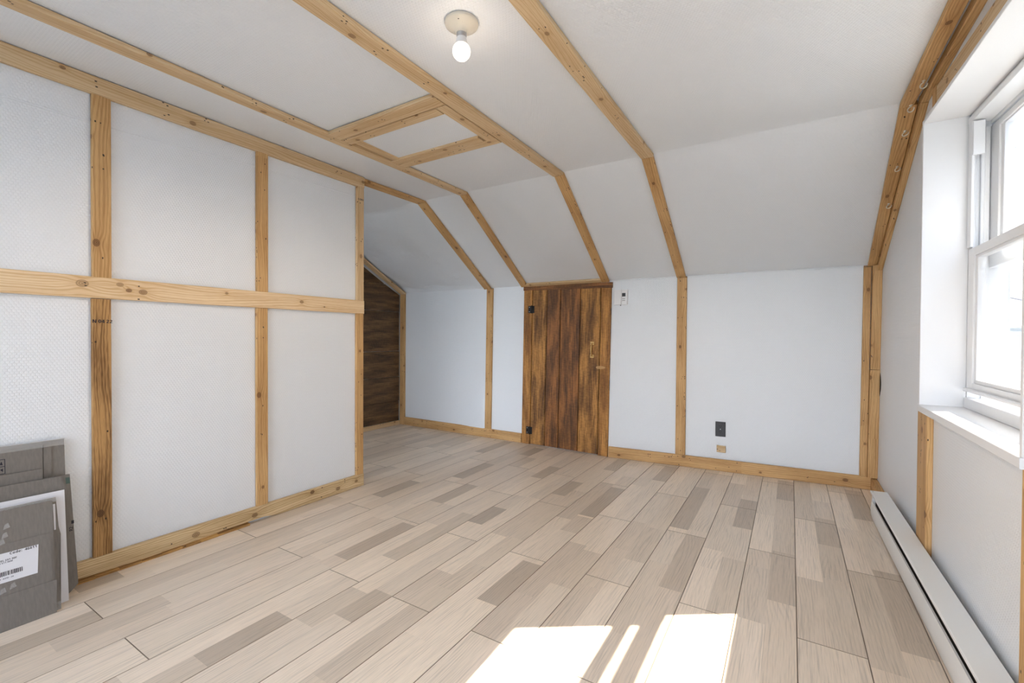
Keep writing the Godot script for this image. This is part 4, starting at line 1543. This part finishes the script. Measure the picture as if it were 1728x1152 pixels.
func cartons() -> void:
	var near := -0.02
	var grp := ""
	# 1: tall carton against the film
	set_lean(-2.385, 0.0, -2.430, 0.592)
	var o := base("flattened_carton", Vector3(-2.40, 0, -0.3))
	tag(o, "tallest grey flattened carton, at the back of the stack, taped along its top edge", "cardboard box", "flattened cartons leaning on the partition")
	var mb := Mb.new()
	sheet(mb, [Vector2(0.0, -0.586), Vector2(0.588, -0.583), Vector2(0.592, near), Vector2(0.0, near)], 0.0, 0.006)
	put("panel", mb, M.card, o)
	mb = Mb.new()
	sheet(mb, [Vector2(0.30, -0.519), Vector2(0.574, -0.521), Vector2(0.578, near), Vector2(0.30, near)], 0.0062, 0.011)
	sheet(mb, [Vector2(0.30, -0.5445), Vector2(0.572, -0.546), Vector2(0.573, -0.524), Vector2(0.30, -0.5225)], 0.0062, 0.009)
	put("flap", mb, M.card, o)
	mb = Mb.new()
	sheet(mb, [Vector2(0.30, -0.516), Vector2(0.489, -0.517), Vector2(0.489, near), Vector2(0.30, near)], 0.017, 0.021)
	put("inner_flap", mb, M.card, o)
	mb = Mb.new()
	sheet(mb, [Vector2(0.566, -0.5865), Vector2(0.5915, -0.5845), Vector2(0.5945, near), Vector2(0.568, near)], 0.0112, 0.0116)
	put("tape", mb, M.tape, o)
	mb = Mb.new()
	var z0 := -0.425
	for q in [[0.0, 0.0], [0.026, 0.0]]:
		sheet(mb, [Vector2(0.492 + q[0], z0), Vector2(0.494 + q[0], z0), Vector2(0.494 + q[0], z0 + 0.06), Vector2(0.492 + q[0], z0 + 0.06)], 0.0111, 0.0114)
	sheet(mb, [Vector2(0.492, z0), Vector2(0.545, z0), Vector2(0.545, z0 + 0.002), Vector2(0.492, z0 + 0.002)], 0.0111, 0.0114)
	sheet(mb, [Vector2(0.543, z0), Vector2(0.545, z0), Vector2(0.545, z0 + 0.06), Vector2(0.543, z0 + 0.06)], 0.0111, 0.0114)
	for k in 4:
		sheet(mb, [Vector2(0.500, z0 + 0.006 + k * 0.013), Vector2(0.512, z0 + 0.006 + k * 0.013), Vector2(0.508, z0 + 0.013 + k * 0.013)], 0.0111, 0.0114)
		sheet(mb, [Vector2(0.524, z0 + 0.006 + k * 0.013), Vector2(0.538, z0 + 0.009 + k * 0.013), Vector2(0.526, z0 + 0.014 + k * 0.013)], 0.0111, 0.0114)
	put("printed_symbols", mb, M.ink, o)
	# 2: carton with the top flap folded over
	set_lean(-2.352, 0.0, -2.396, 0.45)
	o = base("flattened_carton", Vector3(-2.36, 0, -0.3))
	tag(o, "grey flattened carton second from the back, flap folded over its top", "cardboard box", "flattened cartons leaning on the partition")
	mb = Mb.new()
	sheet(mb, [Vector2(0.03, -0.603), Vector2(0.10, -0.600), Vector2(0.452, -0.590), Vector2(0.455, near), Vector2(0.0, near), Vector2(0.0, -0.57)], 0.0, 0.009)
	put("panel", mb, M.card, o)
	mb = Mb.new()
	sheet(mb, [Vector2(0.398, -0.577), Vector2(0.452, -0.562), Vector2(0.459, near), Vector2(0.404, near)], 0.0095, 0.017)
	put("flap", mb, M.card, o)
	mb = Mb.new()
	sheet(mb, [Vector2(0.417, -0.5895), Vector2(0.441, -0.589), Vector2(0.442, -0.577), Vector2(0.418, -0.578)], 0.0092, 0.0096)
	put("green_sticker", mb, std(Color(0.28, 0.36, 0.33), 0.6), o)
	flat_text(o, "R2", 0.243, -0.588, 0.0092, 0.011, M.ink, PI / 2)
	mb = Mb.new()
	sheet(mb, [Vector2(0.262, -0.597), Vector2(0.274, -0.597), Vector2(0.274, -0.589), Vector2(0.262, -0.589)], 0.0091, 0.0095)
	put("printed_block", mb, M.ink, o)
	# 3: white sheet
	set_lean(-2.299, 0.0, -2.362, 0.405)
	o = base("flattened_carton", Vector3(-2.31, 0, -0.3))
	tag(o, "white flattened carton between the grey ones, only its edges showing", "cardboard box", "flattened cartons leaning on the partition")
	mb = Mb.new()
	sheet(mb, [Vector2(0.0, -0.563), Vector2(0.404, -0.567), Vector2(0.407, near), Vector2(0.0, near)], 0.0, 0.006)
	put("panel", mb, M.card_white, o)
	# 4: front carton with the label
	set_lean(-2.235, 0.0, -2.325, 0.39)
	o = base("flattened_carton", Vector3(-2.25, 0, -0.3))
	tag(o, "front grey flattened carton with a white barcode label", "cardboard box", "flattened cartons leaning on the partition")
	mb = Mb.new()
	sheet(mb, [Vector2(0.002, -0.531), Vector2(0.245, -0.538), Vector2(0.258, -0.545), Vector2(0.285, -0.541), Vector2(0.391, -0.539), Vector2(0.393, near), Vector2(0.0, near)], -0.022, -0.014)
	put("back_panel", mb, M.card, o)
	mb = Mb.new()
	sheet(mb, [Vector2(0.10, -0.519), Vector2(0.383, -0.527), Vector2(0.386, near), Vector2(0.10, near)], -0.012, -0.004)
	put("panel", mb, M.card, o)
	mb = Mb.new()
	sheet(mb, [Vector2(0.09, -0.511), Vector2(0.273, -0.515), Vector2(0.277, near), Vector2(0.09, near)], -0.0038, -0.0015)
	put("overlap_panel", mb, M.card, o)
	mb = Mb.new()
	sheet(mb, [Vector2(0.0, -0.516), Vector2(0.109, -0.522), Vector2(0.113, near), Vector2(0.0, near)], -0.0012, 0.003)
	put("lower_flap", mb, M.card, o)
	mb = Mb.new()
	sheet(mb, [Vector2(0.376, -0.540), Vector2(0.3925, -0.539), Vector2(0.3945, near), Vector2(0.380, near)], -0.0138, -0.0130)
	put("tape", mb, M.tape, o)
	mb = Mb.new()
	sheet(mb, [Vector2(0.002, -0.5315), Vector2(0.03, -0.532), Vector2(0.03, -0.517), Vector2(0.002, -0.517)], -0.0138, -0.0130)
	put("tape", mb, M.tape, o)
	for q in [[0.325, -0.418], [0.296, -0.412], [0.276, -0.404], [0.128, -0.424], [0.120, -0.40]]:
		mb = Mb.new()
		sheet(mb, [Vector2(q[0], q[1]), Vector2(q[0] + 0.016, q[1] + 0.004), Vector2(q[0] + 0.012, q[1] + 0.013), Vector2(q[0] - 0.004, q[1] + 0.017)], -0.0013, -0.0009)
		put("tape", mb, M.tape, o)
	mb = Mb.new()
	sheet(mb, [Vector2(0.277, -0.533), Vector2(0.368, -0.536), Vector2(0.368, -0.5295), Vector2(0.277, -0.5285)], -0.0139, -0.0134)
	put("edge_sticker", mb, M.card_white, o)
	mb = Mb.new()
	sheet(mb, [Vector2(0.150, -0.476), Vector2(0.244, -0.483), Vector2(0.246, -0.33), Vector2(0.152, -0.33)], -0.0012, -0.0004)
	var lb := put("label", mb, M.card_white, o)
	lb.set_meta("label", "white label with a barcode")
	flat_text(lb, "Code:  46611", 0.2395, -0.4455, -0.0003, 0.0085, M.ink)
	flat_text(lb, "OR TOMBEL 2X1 30F", 0.2215, -0.392, -0.0003, 0.0058, M.ink)
	flat_text(lb, "6UM 1 BOX 611 36M", 0.2145, -0.387, -0.0003, 0.0050, M.ink_grey)
	var bars := Mb.new()
	var r := RandomNumberGenerator.new()
	r.seed = 21
	var z := -0.440
	while z < -0.345:
		var w := [0.0008, 0.0014, 0.0022][r.randi() % 3] as float
		sheet(bars, [Vector2(0.172, z), Vector2(0.186, z), Vector2(0.186, z + w), Vector2(0.172, z + w)], -0.0004, -0.0001)
		z += w + ([0.0009, 0.0015, 0.002][r.randi() % 3] as float)
	put("barcode", bars, M.ink, lb)
	flat_text(lb, "- 1004 - 6410 - 20", 0.164, -0.395, -0.0003, 0.0045, M.ink_grey)


# ---- outside -----------------------------------------------------------------
func outside() -> void:
	var g := Mb.new()
	g.quad(Vector3(-900, -2.8, -1500), Vector3(1500, -2.8, -1500), Vector3(1500, -2.8, 300), Vector3(-900, -2.8, 300), Vector3.UP)
	struct(put("ground", g, std(Color(0.36, 0.40, 0.42), 0.9)), "pale grey open ground outside below the window", "ground")
	var dir := Vector3(0.2795, 0, -0.9602)
	var sd := Vector3(dir.z, 0, -dir.x)
	# low white building and roads across the view
	var strips := [[62.0, 66.0, "pale road marking strip outside, nearest the house", 0.92], [84.0, 92.0, "wide pale concrete strip outside, beyond the road", 0.90], [118.0, 132.0, "far pale gravel strip outside, before the low building", 0.86]]
	for i in 3:
		var q: Array = strips[i]
		var mb := Mb.new()
		var a: Vector3 = dir * q[0] + Vector3(0, -2.799, 0)
		var b: Vector3 = dir * q[1] + Vector3(0, -2.799, 0)
		prism(mb, PackedVector3Array([a - sd * 160, a + sd * 160, b + sd * 160, b - sd * 160]), Vector3(0, 0.03, 0))
		struct(put("road", mb, std(Color(q[3], q[3], q[3]), 0.9)), q[2], "road")
	var o := base("warehouse", dir * 190.0 + Vector3(0, -2.8, 0))
	tag(o, "long low white building in the distance outside the window", "building")
	var wm := Mb.new()
	var c := dir * 190.0
	prism(wm, PackedVector3Array([c - sd * 70 + Vector3(0, -2.8, 0), c + sd * 70 + Vector3(0, -2.8, 0), c + sd * 70 + Vector3(0, 2.2, 0), c - sd * 70 + Vector3(0, 2.2, 0)]), dir * 18.0)
	put("wall", wm, std(Color(0.93, 0.93, 0.94), 0.8), o)
	wm = Mb.new()
	prism(wm, PackedVector3Array([c - sd * 71 + Vector3(0, 2.2, 0) - dir, c + sd * 71 + Vector3(0, 2.2, 0) - dir, c + sd * 71 + Vector3(0, 3.4, 0) + dir * 9, c - sd * 71 + Vector3(0, 3.4, 0) + dir * 9]), dir * 11.0)
	put("roof", wm, std(Color(0.80, 0.83, 0.86), 0.7), o)
	# house next door, across the side yard
	var nb := base("neighbouring_house", Vector3(9.5, -2.8, 3))
	tag(nb, "grey gabled house next door across the side yard", "house")
	var nm := Mb.new()
	prism(nm, PackedVector3Array([Vector3(5.5, -2.8, -4.4), Vector3(13.5, -2.8, -4.4), Vector3(13.5, 7.2, -4.4), Vector3(9.5, 10.4, -4.4), Vector3(5.5, 7.2, -4.4)]), Vector3(0, 0, 16))
	put("wall", nm, std(Color(0.50, 0.51, 0.53), 0.85), nb)
	nm = Mb.new()
	for sg in [-1.0, 1.0]:
		prism(nm, PackedVector3Array([Vector3(9.5, 10.42, -4.5), Vector3(9.5 + sg * 4.3, 6.98, -4.5), Vector3(9.5 + sg * 4.3, 7.18, -4.5), Vector3(9.5, 10.65, -4.5)]), Vector3(0, 0, 16.3))
	put("roof", nm, std(Color(0.34, 0.34, 0.36), 0.9), nb)
	# wooded ridge
	var hm := Mb.new()
	var n := 90
	for i in n:
		var s0 := lerpf(-420.0, 420.0, float(i) / n)
		var s1 := lerpf(-420.0, 420.0, float(i + 1) / n)
		var h0 := 8.4 + 2.0 * noise.get_noise_1d(s0 * 0.035) + 1.2 * noise.get_noise_1d(s0 * 0.14)
		var h1 := 8.4 + 2.0 * noise.get_noise_1d(s1 * 0.035) + 1.2 * noise.get_noise_1d(s1 * 0.14)
		var p0 := dir * 330.0 + sd * s0
		var p1 := dir * 330.0 + sd * s1
		hm.quad(p0 + Vector3(0, -2.8, 0), p1 + Vector3(0, -2.8, 0), p1 + Vector3(0, h1 * 0.8, 0) + dir * 10, p0 + Vector3(0, h0 * 0.8, 0) + dir * 10, -dir)
		hm.quad(p0 + Vector3(0, h0 * 0.8, 0) + dir * 10, p1 + Vector3(0, h1 * 0.8, 0) + dir * 10, p1 + Vector3(0, h1, 0) + dir * 40, p0 + Vector3(0, h0, 0) + dir * 40, Vector3.UP - dir)
		hm.quad(p0 + Vector3(0, h0, 0) + dir * 40, p1 + Vector3(0, h1, 0) + dir * 40, p1 + Vector3(0, -2.8, 0) + dir * 120, p0 + Vector3(0, -2.8, 0) + dir * 120, Vector3.UP + dir)
	struct(put("hills", hm, std(Color(0.30, 0.37, 0.40), 0.95)), "low wooded ridge on the horizon outside the window", "hills")
	# overhead wires
	var wires := [[Vector3(3.78, 2.36, -13.48), Vector3(4.05, 2.40, -13.40)], [Vector3(3.78, 2.20, -13.48), Vector3(4.05, 2.23, -13.40)], [Vector3(3.79, 1.94, -13.48), Vector3(4.05, 1.99, -13.40)], [Vector3(3.79, 1.90, -13.48), Vector3(4.06, 1.80, -13.40)], [Vector3(3.84, 4.67, -13.46), Vector3(4.02, 4.70, -13.41)], [Vector3(3.87, 4.96, -13.45), Vector3(4.02, 5.00, -13.41)]]
	var wl := ["third from the top", "fourth from the top", "lowest thin one", "thick one sloping down away from the house", "second from the top", "topmost, high in the upper sash"]
	# order in the list: lower pane first
	for i in wires.size():
		var a: Vector3 = wires[i][0]
		var b: Vector3 = wires[i][1]
		if i == 3:   # this one hangs further off
			a = Vector3(0, 1, 0) + (a - Vector3(0, 1, 0)) * 2.2
			b = Vector3(0, 1, 0) + (b - Vector3(0, 1, 0)) * 2.2
		var k := (b - a) / (b.x - a.x)
		var mb := Mb.new()
		var pts := PackedVector3Array()
		for j in 9:
			var f := lerpf(-3.2, 5.0, j / 8.0)
			pts.append(a + k * f)
		tube(mb, pts, 0.045 if i == 3 else 0.009, 6)
		tag(put("power_line", mb, M.ink_grey), "overhead wire outside the window, " + wl[i], "wire", "overhead wires outside the window")
